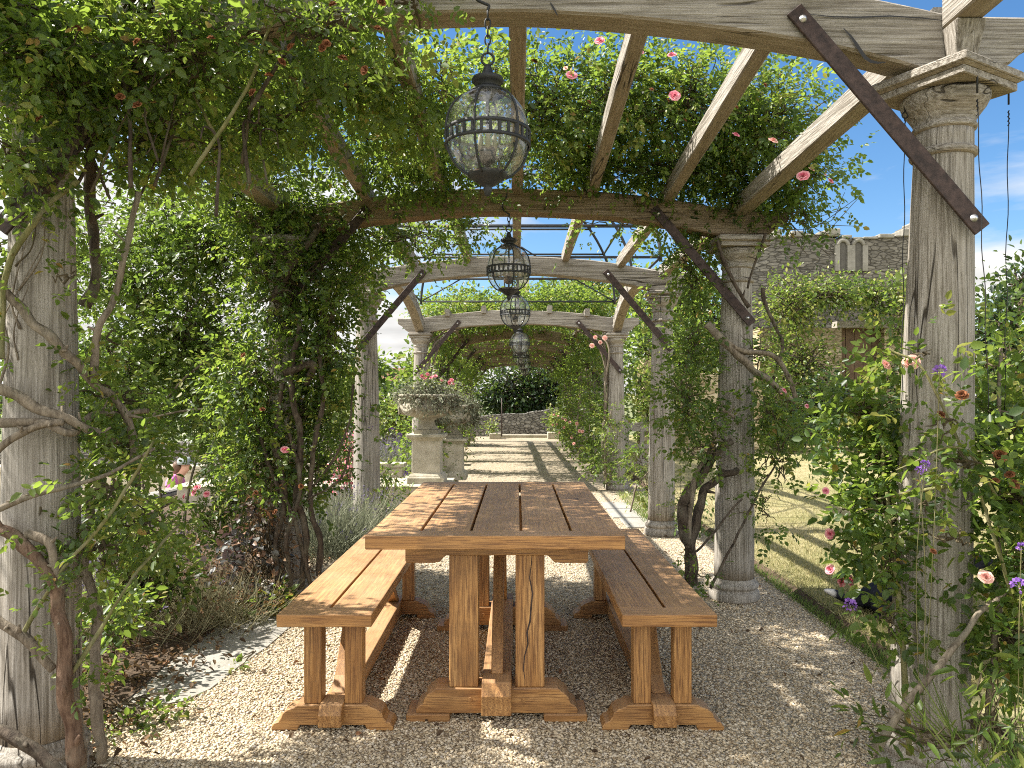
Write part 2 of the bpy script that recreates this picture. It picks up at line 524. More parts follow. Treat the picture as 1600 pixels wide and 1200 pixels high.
M['drywall'] = rubble('dry_stone', 7, 13, [(.16, .15, .13), (.27, .26, .23), (.42, .40, .36)], (.03, .028, .024), .10, .06)
M['ruin'] = rubble('ruin_rubble', 4.2, 13, [(.13, .12, .10), (.195, .18, .15), (.29, .27, .225)], (.07, .064, .052), .07, .07)
M['warmwall'] = rubble('warm_rubble', 3.2, 9, [(.34, .26, .15), (.46, .38, .24), (.55, .47, .33)], (.20, .16, .09), .06, .04)

GREENS = [(.0, (.012, .028, .009)), (.3, (.032, .066, .016)), (.58, (.066, .116, .024)), (.82, (.13, .18, .036)), (.97, (.24, .225, .05)), (1.0, (.30, .17, .05))]
M['rose_leaf'] = leaf_mat('rose_leaf', GREENS, trans=(.40, .56, .07), tmix=.5)
M['bright_leaf'] = leaf_mat('bright_leaf', [(.0, (.03, .06, .012)), (.4, (.075, .125, .022)), (.75, (.14, .19, .035)), (1.0, (.26, .26, .06))], tmix=.42)
M['dark_leaf'] = leaf_mat('dark_glossy_leaf', [(.0, (.007, .016, .007)), (.5, (.018, .040, .013)), (.85, (.04, .075, .02)), (1.0, (.10, .14, .04))], tmix=.22, rough=.35)
M['silver_leaf'] = leaf_mat('lavender_leaf', [(.0, (.09, .10, .065)), (.5, (.17, .185, .125)), (1.0, (.30, .30, .20))], trans=(.3, .33, .2), tmix=.25, rough=.7, spec=.2)
M['purple_leaf'] = leaf_mat('purple_leaf', [(.0, (.03, .03, .028)), (.5, (.09, .092, .088)), (.8, (.16, .165, .155)), (1.0, (.20, .11, .06))], trans=(.2, .1, .1), tmix=.2, rough=.45)
M['dry_leaf'] = leaf_mat('dry_leaf', [(.0, (.035, .024, .016)), (.5, (.10, .068, .042)), (.8, (.17, .115, .07)), (1.0, (.24, .11, .05))], trans=(.4, .25, .1), tmix=.25, rough=.75, spec=.2)
M['lavender_flower'] = leaf_mat('lavender_flower', [(.0, (.10, .08, .14)), (.6, (.20, .17, .27)), (1.0, (.32, .29, .36))], trans=(.3, .25, .4), tmix=.25, rough=.8, spec=.1)
M['straw'] = leaf_mat('straw_stalk', [(.0, (.14, .13, .07)), (.6, (.25, .24, .15)), (1.0, (.38, .35, .22))], trans=(.4, .36, .2), tmix=.25, rough=.8, spec=.15)
M['grass_blade'] = leaf_mat('dry_grass', [(.0, (.12, .14, .04)), (.35, (.27, .245, .11)), (.8, (.43, .37, .20)), (1.0, (.54, .47, .28))], trans=(.42, .38, .14), tmix=.35, rough=.7, spec=.15)
M['fresh_grass'] = leaf_mat('fresh_grass', [(.0, (.06, .11, .02)), (1.0, (.20, .24, .06))], tmix=.4, rough=.6)
M['pink'] = leaf_mat('pink_petal', [(.0, (.50, .08, .14)), (.6, (.70, .19, .26)), (1.0, (.80, .42, .44))], trans=(.9, .3, .35), tmix=.3, rough=.6, spec=.2)
M['pale_pink'] = leaf_mat('pale_pink_petal', [(.0, (.62, .24, .22)), (.6, (.78, .40, .34)), (1.0, (.85, .60, .50))], trans=(.9, .5, .4), tmix=.3, rough=.6, spec=.2)
M['faded'] = leaf_mat('faded_petal', [(.0, (.08, .03, .014)), (.6, (.20, .075, .035)), (1.0, (.34, .16, .08))], trans=(.6, .3, .15), tmix=.3, rough=.8, spec=.1)
M['purple'] = leaf_mat('purple_flower', [(.0, (.16, .06, .34)), (1.0, (.40, .22, .62))], trans=(.5, .3, .8), tmix=.3, rough=.7, spec=.1)

def bark(name, lo, hi):
    t = NT(name)
    v = t.coord()
    a = t.noise(t.coord((1, 1, .22)), 45, 6, .7, .8); b = t.noise(v, 7, 4, .6)
    c = t.ramp(a, [(.35, lo), (.62, hi)])
    c = t.mix(t.ramp(b, [(.5, 0.0), (.7, .5)]), c, (.20, .19, .14))
    t.col(c).rough(.9); t.b.inputs['Specular IOR Level'].default_value = .2
    t.bump(a, .8, .01)
    return t.m
M['cane'] = bark('grey_cane', (.09, .07, .05), (.24, .20, .15))
M['green_cane'] = bark('green_cane', (.10, .11, .04), (.22, .20, .09))
M['bark'] = bark('dark_bark', (.028, .021, .016), (.10, .078, .058))
M['red_bark'] = bark('shredding_bark', (.07, .04, .026), (.19, .125, .085))
M['twig'] = plain('twig', (.075, .06, .035), .8, 0, .4, 30, .2)

def gravel_sheet():
    t = NT('gravel')
    v = t.coord()
    va = t.node('ShaderNodeTexVoronoi', feature='F1'); va.inputs['Scale'].default_value = 75
    t.lk(v, va.inputs['Vector'])
    sp = t.node('ShaderNodeSeparateColor'); t.lk(va.outputs['Color'], sp.inputs[0])
    c = t.ramp(sp.outputs[0], [(.0, (.27, .21, .135)), (.35, (.43, .355, .245)), (.7, (.53, .455, .335)), (1.0, (.60, .54, .44))])
    c = t.mix(t.ramp(va.outputs['Distance'], [(.35, 0.0), (.75, .75)]), c, (.12, .095, .065))
    big = t.noise(v, 1.3, 5, .6)
    c = t.mix(t.ramp(big, [(.4, 0.0), (.7, .3)]), c, (.30, .25, .185))
    t.col(c).rough(.95); t.b.inputs['Specular IOR Level'].default_value = .15
    t.bump(t.math('SUBTRACT', 1.0, va.outputs['Distance']), .9, .012)
    return t.m
M['gravel'] = gravel_sheet()
def pebble_mat():
    t = NT('pebble')
    c = t.ramp(t.attr(), [(.0, (.25, .185, .115)), (.25, (.43, .345, .225)), (.6, (.55, .46, .325)), (.9, (.63, .555, .43)), (1.0, (.32, .28, .24))])
    t.col(c).rough(.9); t.b.inputs['Specular IOR Level'].default_value = .2
    return t.m
M['pebble'] = pebble_mat()
def lawn_mat():
    t = NT('lawn')
    v = t.coord()
    a = t.noise(v, 3.0, 8, .7); b = t.noise(t.coord((1, .5, 1)), 55, 5, .7); c = t.noise(v, .7, 4, .6)
    col = t.ramp(a, [(.3, (.30, .265, .14)), (.7, (.47, .40, .235))])
    col = t.mix(t.ramp(c, [(.45, 0.0), (.62, .6)]), col, (.17, .19, .06))
    col = t.mix(t.ramp(b, [(.35, .6), (.6, 0.0)]), col, (.13, .12, .05))
    t.col(col).rough(.95); t.b.inputs['Specular IOR Level'].default_value = .1
    t.bump(b, .9, .03)
    return t.m
M['lawn'] = lawn_mat()
def soil_mat():
    t = NT('soil')
    v = t.coord()
    a = t.noise(v, 14, 9, .75); b = t.vor(v, 30)
    col = t.ramp(a, [(.3, (.05, .036, .025)), (.55, (.11, .08, .055)), (.75, (.20, .155, .11))])
    t.col(col).rough(.95); t.b.inputs['Specular IOR Level'].default_value = .1
    t.bump(t.math('ADD', a, t.math('MULTIPLY', b, .4)), .9, .03)
    return t.m
M['soil'] = soil_mat()
def meadow_mat():
    t = NT('meadow')
    v = t.coord()
    a = t.noise(v, .25, 6, .6)
    t.col(t.ramp(a, [(.35, (.07, .10, .03)), (.65, (.17, .17, .07))])).rough(.95)
    return t.m
M['meadow'] = meadow_mat()
M['paving'] = stone('garden_paving', (.38, .33, .24), (.52, .46, .36), .2, 2.0, .3)
def glass_mat():
    t = NT('lantern_glass')
    tr = t.node('ShaderNodeBsdfTransparent'); tr.inputs['Color'].default_value = (.93, .95, .94, 1)
    gl = t.node('ShaderNodeBsdfGlossy'); gl.inputs['Roughness'].default_value = .02
    lw = t.node('ShaderNodeLayerWeight'); lw.inputs['Blend'].default_value = .5
    mx = t.node('ShaderNodeMixShader')
    f = t.math('ADD', t.math('MULTIPLY', t.math('POWER', lw.outputs['Facing'], 4.0), .5), .10)
    nz = t.noise(t.coord(), 18, 4, .6)
    bp = t.node('ShaderNodeBump'); bp.inputs['Strength'].default_value = .12; bp.inputs['Distance'].default_value = .01
    t.lk(nz, bp.inputs['Height']); t.lk(bp.outputs[0], gl.inputs['Normal'])
    t.lk(f, mx.inputs[0]); t.lk(tr.outputs[0], mx.inputs[1]); t.lk(gl.outputs[0], mx.inputs[2])
    df = t.node('ShaderNodeBsdfDiffuse'); df.inputs['Color'].default_value = (.75, .76, .74, 1)
    m2 = t.node('ShaderNodeMixShader')                             # milky sky reflections put into the glass as pale diffuse patches
    t.lk(t.ramp(t.noise(t.coord(), 9, 6, .7), [(.42, .02), (.72, .16)]), m2.inputs[0])
    t.lk(mx.outputs[0], m2.inputs[1]); t.lk(df.outputs[0], m2.inputs[2])
    t.lk(m2.outputs[0], t.out.inputs[0])
    return t.m
M['glass'] = glass_mat()
M['cream'] = plain('candle_tube', (.32, .30, .24), .5)
M['roof'] = plain('red_brown_tiles', (.16, .075, .05), .8, 0, .35, 3)
M['render'] = plain('pale_render', (.45, .40, .32), .9, 0, .15, 2)
M['dark_glass'] = plain('dark_window', (.02, .022, .025), .15)
M['door'] = plain('old_brown_door', (.13, .085, .05), .8, 0, .4, 6)

# ------------------------------------------------------------------ pergola
#        Y     xl      xr     zs    rise   h
ARCH = [(0.36, -1.60, 1.47, 2.40, .19, .17),
        (2.61, -1.61, 1.455, 2.36, .19, .17),
        (4.85, -1.467, 1.39, 2.265, .15, .155),
        (7.08, -1.387, 1.345, 2.235, .15, .165),
        (10.5, -1.32, 1.356, 2.13, .115, .19),
        (12.7, -1.34, 1.36, 1.965, .25, .17),
        (14.9, -1.34, 1.36, 1.935, .25, .17),
        (17.1, -1.34, 1.36, 1.915, .25, .17),
        (19.3, -1.34, 1.36, 1.885, .26, .17),
        (21.5, -1.34, 1.36, 1.85, .27, .17)]
LEAN = {(1, 1): (.026, 0), (1, 0): (.004, 0), (2, 1): (.010, 0), (3, 1): (.008, 0)}

def arch_bottom(A, x):
    Y, xl, xr, zs, rise, h = A
    u = (x-(xl+xr)/2)/((xr-xl)/2-.10)
    return zs + rise*max(0.0, 1-u*u)**.92 + .004
def arch_top(A, x):
    Y, xl, xr, zs, rise, h = A
    u = (x-(xl+xr)/2)/((xr-xl)/2)
    return zs + h + rise*(1-min(1.0, abs(u))**2.0)*.96 + .01

pergola = empty('pergola', (0, 2.61, 0), 'long weathered oak pergola of round columns and shallow arched beams over the gravel path', 'pergola')

def arch_beam(i):
    A = ARCH[i]; Y, xl, xr, zs, rise, h = A
    th = .06
    mb = MB(); n = 64; tail = .30
    xs = np.linspace(xl-tail, xr+tail, n)
    rings = []
    ch = .008
    for x in xs:
        zb, zt = arch_bottom(A, x), arch_top(A, x)
        over = max(xl-x, x-xr, 0.0)
        if over > .14:                                            # ogee-cut tail
            k = (over-.14)/(tail-.14)
            zb += h*.62*(k*k*(3-2*k))
        w = lambda a: .0035*noise.noise(Vector((x*5, Y*3+a, a*2.7)))
        zb += .006*noise.noise(Vector((x*2.3, Y, 1.0))); zt += .008*noise.noise(Vector((x*2.1, Y, 7.0)))
        y0, y1 = Y-th+w(1), Y+th+w(2)
        rings.append([(x, y0+ch, zb), (x, y0, zb+ch), (x, y0, zt-ch), (x, y0+ch, zt), (x, y1-ch, zt), (x, y1, zt-ch), (x, y1, zb+ch), (x, y1-ch, zb)])
    vs = [p for r in rings for p in r]; fs = []
    for k in range(n-1):
        for a in range(8):
            b = (a+1) % 8
            fs.append((k*8+a, k*8+b, (k+1)*8+b, (k+1)*8+a))
    fs.append(tuple(range(8))); fs.append(tuple((n-1)*8+a for a in range(7, -1, -1)))
    mb.add(vs, fs)
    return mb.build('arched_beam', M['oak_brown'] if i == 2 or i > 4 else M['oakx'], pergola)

def column(i, side):
    A = ARCH[i]; Y = A[0]; x = A[2] if side else A[1]; zs = A[3]
    ln = LEAN.get((i, side), (0, 0))
    x -= ln[0]*zs                                                  # the listed x is where the capital sits
    ab = .068
    seg = 40 if i < 4 else 20
    H = zs-ab
    sd = i*2.0+side
    def mod(a, z):
        return .012*noise.noise(Vector((math.cos(a)*1.6+sd*5, math.sin(a)*1.6, z*.7))) + .005*noise.noise(Vector((math.cos(a)*7+sd, math.sin(a)*7, z*1.6)))
    rb, rt = .122, .092
    z0, z1 = .135, H-.235
    prof = []
    for k in range(15):
        t = k/14
        prof.append((rb-(rb-rt)*(t**1.35)+.004*math.sin(math.pi*t), z0+(z1-z0)*t))
    prof += [(rt-.001, H-.15), (rt-.002, H-.115)]
    sh = MB().lathe(prof, x, Y, seg, mod=mod, lean=ln).build('column', M['oakz'], pergola)
    b = MB().lathe([(.150, 0.0), (.156, .012), (.155, .05), (.150, .062), (.140, .066), (.138, .074), (.148, .082), (.151, .095), (.147, .108), (.134, .116), (.129, .124), (.126, .137)], x, Y, seg, mod=mod, lean=ln)
    b.build('base', M['oakz'], sh)
    c = MB()
    c.lathe([(rt+.001, H-.212), (rt+.010, H-.208), (rt+.015, H-.197), (rt+.010, H-.187), (rt+.001, H-.182)], x, Y, seg, lean=ln, cap=False)
    c.lathe([(rt-.004, H-.125), (rt+.007, H-.118), (rt+.008, H-.106), (rt+.002, H-.10), (rt+.004, H-.088), (rt+.018, H-.066), (rt+.034, H-.044), (rt+.044, H-.022), (rt+.045, H-.006), (rt+.040, H)], x, Y, seg, lean=ln, mod=lambda a, z: .006*noise.noise(Vector((a*3, z*9, sd))))
    cx = x+ln[0]*H
    rot = math.radians(30) if (i, side) == (1, 1) else (math.radians(4) if i == 2 else 0.0)
    def sq(w, za, zb):
        vs = []
        for z in (za, zb):
            ww = w if not isinstance(w, tuple) else (w[0] if z == za else w[1])
            for sx, sy in ((-1, -1), (1, -1), (1, 1), (-1, 1)):
                u, v = sx*ww, sy*ww
                vs.append((cx+u*math.cos(rot)-v*math.sin(rot), Y+u*math.sin(rot)+v*math.cos(rot), z))
        c.add(vs, [(0,3,2,1),(4,5,6,7),(0,1,5,4),(1,2,6,5),(2,3,7,6),(3,0,4,7)])
    s_ = .172 if i < 3 else .155
    sq(s_-.017, H, H+.026); sq((s_-.017, s_-.004), H+.026, H+.034); sq(s_, H+.034, H+.056); sq((s_, s_-.012), H+.056, zs)
    bevel(c.build('capital', M['oakx'], sh), .003, 1)
    return sh

def brace(i, side):
    A = ARCH[i]; Y, xl, xr, zs, rise, h = A
    sg = 1 if side else -1
    xc = (xr if side else xl)
    xa = xc - sg*.515; za = arch_bottom(A, xa)+.062
    xb = xc + sg*.028 - (LEAN.get((i, side), (0, 0))[0]*.5); zb = zs-.505
    pa = Vector((xa, Y-.072, za)); pb = Vector((xb, Y-.128, zb))
    d = (pb-pa).normalized(); out = Vector((0, -1, 0)); s = d.cross(out).normalized(); out = s.cross(d).normalized()
    pa -= d*.04; pb += d*.05
    w, t = .029, .006
    vs = [p + s*a*w + out*b*t for p in (pa, pb) for a, b in ((-1, -1), (1, -1), (1, 1), (-1, 1))]
    mb = MB().add(vs, [(0,1,2,3),(7,6,5,4),(0,4,5,1),(1,5,6,2),(2,6,7,3),(3,7,4,0)])
    o = bevel(mb.build('iron_brace', M['iron'], pergola), .002, 1)
    for p in (pa+d*.045, pb-d*.045):
        q = p+out*t
        vs = []; fs = []
        pr = [(.013, -.004), (.013, .002), (.009, .005), (.007, .010), (.002, .012)]
        for r_, z in pr:
            for k in range(12):
                a = 2*math.pi*k/12
                vs.append(q + (d*math.cos(a)+s*math.sin(a))*r_ + out*z)
        for k in range(len(pr)-1):
            for a in range(12):
                b = (a+1) % 12
                fs.append((k*12+a, k*12+b, (k+1)*12+b, (k+1)*12+a))
        fs.append(tuple((len(pr)-1)*12+a for a in range(12)))
        MB().add(vs, fs, True).build('bolt', M['bolt'], o)
    return o

def lintel(p, q, w, h, name='roof_beam', sag=0.0):
    """a square-sawn timber running from p to q (bottom centre line)"""
    p = Vector(p); q = Vector(q)
    n = 10; vs = []; fs = []
    sd = p.x*7+p.y
    ch = .007
    for k in range(n):
        t = k/(n-1); c = p.lerp(q, t)
        j = lambda a: .004*noise.noise(Vector((sd, t*4, a)))
        x0, x1 = c.x-w/2+j(1), c.x+w/2+j(2); z0, z1 = c.z+j(3), c.z+h+j(4)
        vs += [(x0+ch, c.y, z0), (x1-ch, c.y, z0), (x1, c.y, z0+ch), (x1, c.y, z1-ch), (x1-ch, c.y, z1), (x0+ch, c.y, z1), (x0, c.y, z1-ch), (x0, c.y, z0+ch)]
    for k in range(n-1):
        for a in range(8):
            b = (a+1) % 8
            fs.append((k*8+a, k*8+b, (k+1)*8+b, (k+1)*8+a))
    fs.append(tuple(range(8))); fs.append(tuple((n-1)*8+a for a in range(7, -1, -1)))
    return MB().add(vs, fs).build(name, M['oaky'], pergola)

for i in range(len(ARCH)):
    arch_beam(i)
    for side in (0, 1):
        column(i, side)
        if i > 0: brace(i, side)
PX = (-.945, -.465, 0.0, .455, .945)
for i in range(len(ARCH)-1):
    A, B = ARCH[i], ARCH[i+1]
    if i == 3: continue                                           # the open crossing
    for k, x in enumerate(PX):
        j = .012*math.sin(i*3.1+k*1.7)
        ya = A[0]+.0 if i != 4 else A[0]-.13
        yb = B[0]-.004 if i != 2 else B[0]+.02
        e = 0.02 if i in (0, 2) else 0.0
        lintel((x+j, ya+.004, arch_top(A, x)-.03), (x+j, yb, arch_top(B, x)-.03-.0), .066, .10)
    for side in (0, 1):
        xa, xb = (A[2], B[2]) if side else (A[1], B[1])
        lintel((xa, A[0]+(.0 if i else 0), A[3]+.135), (xb, B[0]-.065, B[3]+.135), .095, .105, 'eaves_beam')
# corbel blocks that carry the eaves beams on the first right-hand capital
for side in (0, 1):
    A = ARCH[1]; x = A[2] if side else A[1]
    mb = MB()
    vs = []
    for z, w, d in ((A[3]+.001, .034, .05), (A[3]+.134, .05, .085)):
        for sx, sy in ((-1, -1), (1, -1), (1, 1), (-1, 1)):
            vs.append((x+.005+sx*w, A[0]-.062-d + (sy+1)*d, z))
    mb.add(vs, [(0,3,2,1),(4,5,6,7),(0,1,5,4),(1,2,6,5),(2,3,7,6),(3,0,4,7)])
    bevel(mb.build('corbel', M['oakz'], pergola), .004, 1)

def side_arch(side):
    A, B = ARCH[3], ARCH[4]
    xa, xb = (A[2], B[2]) if side else (A[1], B[1])
    n = 40; vs = []; fs = []
    for k in range(n):
        t = k/(n-1); y = A[0]+.07+(B[0]-A[0]-.14)*t
        x = xa+(xb-xa)*t
        zb = A[3]+(B[3]-A[3])*t + .30*(1-(2*t-1)**2)**.9 + .006
        zt = zb+.15-.05*(2*t-1)**2*0
        j = .003*noise.noise(Vector((x, y*4, 3.0)))
        x0, x1 = x-.06+j, x+.06+j
        c = .007
        vs += [(x0+c, y, zb), (x1-c, y, zb), (x1, y, zb+c), (x1, y, zt-c), (x1-c, y, zt), (x0+c, y, zt), (x0, y, zt-c), (x0, y, zb+c)]
    for k in range(n-1):
        for a in range(8):
            b = (a+1) % 8
            fs.append((k*8+a, k*8+b, (k+1)*8+b, (k+1)*8+a))
    fs.append(tuple(range(8))); fs.append(tuple((n-1)*8+a for a in range(7, -1, -1)))
    MB().add(vs, fs).build('side_arch', M['oaky'], pergola)
side_arch(0); side_arch(1)

def wire(p, q, eye=True):
    p = Vector(p); q = Vector(q)
    mb = MB()
    mb.tube([p+Vector((0, 0, .03)), p, p-Vector((0, 0, .055))], .0035, 6)
    if eye: mb.ring((p.x, p.y, p.z-.066), .010, .0025, 'y', 12, 5)
    a = p-Vector((0, 0, .075))
    pts = [a.lerp(q, t)+Vector((.0025*math.sin(t*23), .002*math.sin(t*17), 0)) for t in np.linspace(0, 1, 24)]
    mb.tube(pts, .0016, 5)
    mb.tube([a+Vector((.003*math.cos(k*1.7), .003*math.sin(k*1.7), -.004*k)) for k in range(14)], .0018, 4)
    mb.build('training_wire', M['wire'], pergola)
wire(at(1414, 150, 2.62), at(1409, 640, 2.62))
wire(at(1527, 118, 2.44), at(1545, 640, 2.44), False)
wire(at(1576, 138, 2.60), at(1570, 640, 2.60), False)
for s_ in (-1, 1):
    wire((ARCH[3][1 if s_ < 0 else 2]-.05*s_, 7.08-.135, 2.16), (ARCH[3][1 if s_ < 0 else 2]-.02, 6.95, .5), False)
    wire((ARCH[3][1 if s_ < 0 else 2]+.16*s_, 7.08, 2.16), (ARCH[3][1 if s_ < 0 else 2]+.16*s_, 7.08, .2), False)

# long drying splits in the face of the first beam
def split(pts, Y, wmax):
    n = len(pts); L_v = []; R_v = []
    for k, (px, py) in enumerate(pts):
        q = Vector(at(px, py, Y)); w_ = wmax*math.sin(math.pi*(k+.35)/(n-.3))+.0004
        a = Vector(at(*pts[max(k-1, 0)], Y)); b_ = Vector(at(*pts[min(k+1, n-1)], Y))
        d = (b_-a).normalized(); s_ = Vector((-d.z, 0, d.x))
        L_v.append(q+s_*w_); R_v.append(q-s_*w_)
    MB().add(L_v+R_v, [(k, k+1, n+k+1, n+k) for k in range(n-1)]).build('beam_split', M['wire'], pergola)
split([(1318, 44), (1330, 57), (1338, 69), (1345, 80), (1352, 90), (1361, 96), (1372, 98), (1384, 97)], 2.5445, .006)
split([(860, 4), (866, 14), (871, 24)], 2.5445, .003)
split([(1265, 22), (1300, 26), (1340, 27), (1390, 25), (1440, 28), (1490, 34)], 2.5445, .0022)

# ------------------------------------------------------------------ iron dome over the crossing
dome = empty('iron_dome_frame', (0, 8.8, 2.45), 'black iron hooped dome frame standing on the open crossing of the pergola', 'dome frame')
def dome_pt(u, v, t):
    """u, v in -1..1 on the square plan, t 0 at the base .. 1 at the top"""
    k = math.cos(t*math.pi/2)
    return (0.01+u*1.32*k, 8.79+v*1.68*k, 2.52+1.30*math.sin(t*math.pi/2))
for u in (-1, 0, 1):
    for v in (-1, 0, 1):
        if u == 0 and v == 0: continue
        MB().tube([dome_pt(u, v, t) for t in np.linspace(0, .985, 22)], .016, 6).build('dome_rib', M['black_iron'], dome)
for t in (0.02, .17, .33, .5, .68):
    c = [dome_pt(u, v, t) for u, v in ((-1, -1), (1, -1), (1, 1), (-1, 1))]
    for a in range(4):
        MB().tube([c[a], c[(a+1) % 4]], .0165 if t in (.17,) else .0125, 6).build('dome_hoop', M['black_iron'], dome)
for su in (-1, 1):                                                 # curved stays across the far side
    MB().tube([dome_pt(su*(1-1.6*k), 1, .02+.6*k) for k in np.linspace(0, .6, 10)], .010, 5).build('dome_stay', M['black_iron'], dome)
    MB().tube([dome_pt(su*(1-1.3*k), -1, .15+.55*k) for k in np.linspace(0, .8, 10)], .010, 5).build('dome_stay', M['black_iron'], dome)

# ------------------------------------------------------------------ lanterns
def make_lantern():
    """globe centre at the empty's origin, band diameter .28"""
    r = empty('lantern', (0, 0, 0))
    def bl(mb, name, mat, par=r):
        mb.v = [(x, y, z*.86) for x, y, z in mb.v]
        return mb.build(name, mat, par, world=False)
    glass = [(.055, -.158), (.080, -.144), (.106, -.114), (.124, -.075), (.133, -.03), (.1345, .002), (.131, .045), (.118, .092), (.092, .132), (.055, .158)]
    bl(MB().lathe(glass, 0, 0, 40, cap=False), 'glass_globe', M['glass'])
    cap = MB().lathe([(.056, .152), (.062, .158), (.056, .166), (.044, .174), (.034, .180), (.030, .186), (.046, .194), (.053, .204), (.050, .214), (.030, .224), (.018, .232), (.015, .250), (.010, .262), (.004, .266)], 0, 0, 32)
    bl(cap, 'cap', M['black_iron'])
    bowl = MB().lathe([(.003, -.232), (.009, -.228), (.012, -.214), (.016, -.206), (.012, -.198), (.022, -.192), (.034, -.182), (.044, -.172), (.052, -.168), (.060, -.160), (.066, -.152), (.064, -.144), (.052, -.140)], 0, 0, 32)
    bl(bowl, 'bottom_finial', M['black_iron'])
    band = MB()
    for z in (-.040, .008):
        band.lathe([(.135, z-.006), (.1405, z-.006), (.1412, z), (.1405, z+.006), (.135, z+.006)], 0, 0, 40, cap=False)
    for k in range(30):
        a = 2*math.pi*k/30
        c, s = math.cos(a), math.sin(a)
        w = .0046
        vs = []
        for z in (-.034, .002):
            for dr, dw in ((.136, -w), (.140, -w), (.140, w), (.135, w)):
                vs.append((c*dr-s*dw, s*dr+c*dw, z))
        band.add(vs, [(0,3,2,1),(4,5,6,7),(0,1,5,4),(1,2,6,5),(2,3,7,6),(3,0,4,7)])
    bl(band, 'pierced_band', M['black_iron'])
    cage = MB()
    for k in range(6):
        a = 2*math.pi*(k+.25)/6
        pts = [((q[0]+.004)*math.cos(a), (q[0]+.004)*math.sin(a), q[1]) for q in glass]
        cage.tube(spline(pts, 3), .0040, 6)
    bl(cage, 'cage', M['black_iron'])
    fit = MB().tube([(0, 0, -.15), (0, 0, .15)], .006, 8)
    fit.lathe([(.016, -.11), (.026, -.10), (.028, -.07), (.022, -.05), (.010, -.045)], 0, 0, 16)
    bl(fit, 'lamp_fitting', M['black_iron'])
    for k in range(3):
        a = 2*math.pi*k/3+.6
        bl(MB().lathe([(.008, -.058), (.008, -.004), (.005, .004), (.002, .018)], .026*math.cos(a), .026*math.sin(a), 12), 'candle_bulb', M['cream'])
    return r
def hang(r, top, hook=False):
    """chain and hook up to `top` metres above the globe centre"""
    mb = MB()
    mb.ring((0, 0, .247), .020, .0042, 'y', 16, 6)
    z = .282; k = 0
    while z < top-.05:
        c = (0, 0, z)
        pts = []
        for a in range(12):
            ang = 2*math.pi*a/12
            u, w = .009*math.cos(ang), .017*math.sin(ang)
            pts.append((u, 0, z+w) if k % 2 else (0, u, z+w))
        mb.tube(pts, .003, 5, closed=True)
        z += .027; k += 1
    h = [(.0, 0, z-.012), (.004, 0, z+.004), (-.012, 0, z+.012), (-.034, 0, z+.024), (-.046, 0, z+.05), (-.034, 0, z+.085), (-.016, 0, z+.115), (-.012, 0, max(top, z+.15))]
    mb.tube(spline(h, 6), .0048, 7)
    mb.build('chain', M['black_iron'], r, world=False)
def dup(root):
    c = root.copy(); COL.objects.link(c)
    for ch in list(root.children):
        d = ch.copy(); COL.objects.link(d); d.parent = c
        for g in list(ch.children):
            e = g.copy(); COL.objects.link(e); e.parent = d
    return c
LAN = [(at(762, 211, 2.50), 'black globe lantern hanging largest and closest, above the table from the first arched beam'),
       (at(795, 420, 4.80), 'black globe lantern hanging from the second arched beam, silhouetted against the sky'),
       (at(805, 487, 7.05), 'globe lantern with clear glass hanging from the third arched beam, below the iron dome'),
       (at(812, 536, 10.45), 'small pale globe lantern hanging from the beam at the far side of the crossing'),
       (at(814, 556, 12.65), 'globe lantern half hidden below the pale one, first inside the far leafy tunnel'),
       (at(818, 566, 14.85), 'dim globe lantern second inside the far leafy tunnel, in front of the dark hedge'),
       (at(821, 576, 17.05), 'smallest and faintest globe lantern, deepest inside the leafy tunnel')]
proto = make_lantern()
for k, (p, lab) in enumerate(LAN):
    o = proto if k == 0 else dup(proto)
    o.location = p
    if k: o.rotation_euler.z = k*.5
    tag(o, lab, 'lantern', 'globe lanterns hung down the middle of the pergola')
for k, o in enumerate([q for q in COL.objects if q.name.startswith('lantern') and q.type == 'EMPTY']):
    i = k+1
    A = ARCH[i]
    hang(o, arch_bottom(A, 0)+.03-o.location.z)

# ------------------------------------------------------------------ table and benches
def ogee(hw, z0, z1, top):
    """half-profile of a foot: flat top, ogee shoulder, square end; returns ccw outline in (x, z)"""
    hgt = z1-z0
    right = [(hw, z0), (hw, z0+hgt*.18), (hw-.012, z0+hgt*.30), (hw-.028, z0+hgt*.40), (hw-.034, z0+hgt*.60), (hw-.05, z0+hgt*.80), (top+.012, z0+hgt*.90), (top, z1)]
    return right + [(-x, z) for x, z in reversed(right)]

table = empty('dining_table', (-.08, 3.65, 0), 'solid oiled teak trestle table with a five plank top, between two benches', 'table')
TX0, TX1, TY0, TY1, TZ = -.551, .392, 2.78, 4.52, .771
def plank_top(x0, x1, y0, y1, z1, th, n, strip, gap, par, name):
    mb = MB()
    w = (x1-x0)/n
    for k in range(n):
        mb.tint = random.random()
        mb.box(x0+k*w+(gap/2 if k else 0), x0+(k+1)*w-(gap/2 if k < n-1 else 0), y0+strip+.0015, y1-strip-.0015, z1-th, z1)
    o = bevel(mb.build(name, M['teaky'], par), .0035, 2)
    e = MB()
    for a, b in ((y0, y0+strip), (y1-strip, y1)):
        c = MB(); c.tint = random.random()
        c.box(x0, x1, a, b, z1-th+.0005, z1+.001)
        bevel(c.build('end_board', M['teakx'], o), .0035, 2)
    return o
plank_top(TX0, TX1, TY0, TY1, TZ, .05, 5, .108, .010, table, 'tabletop')
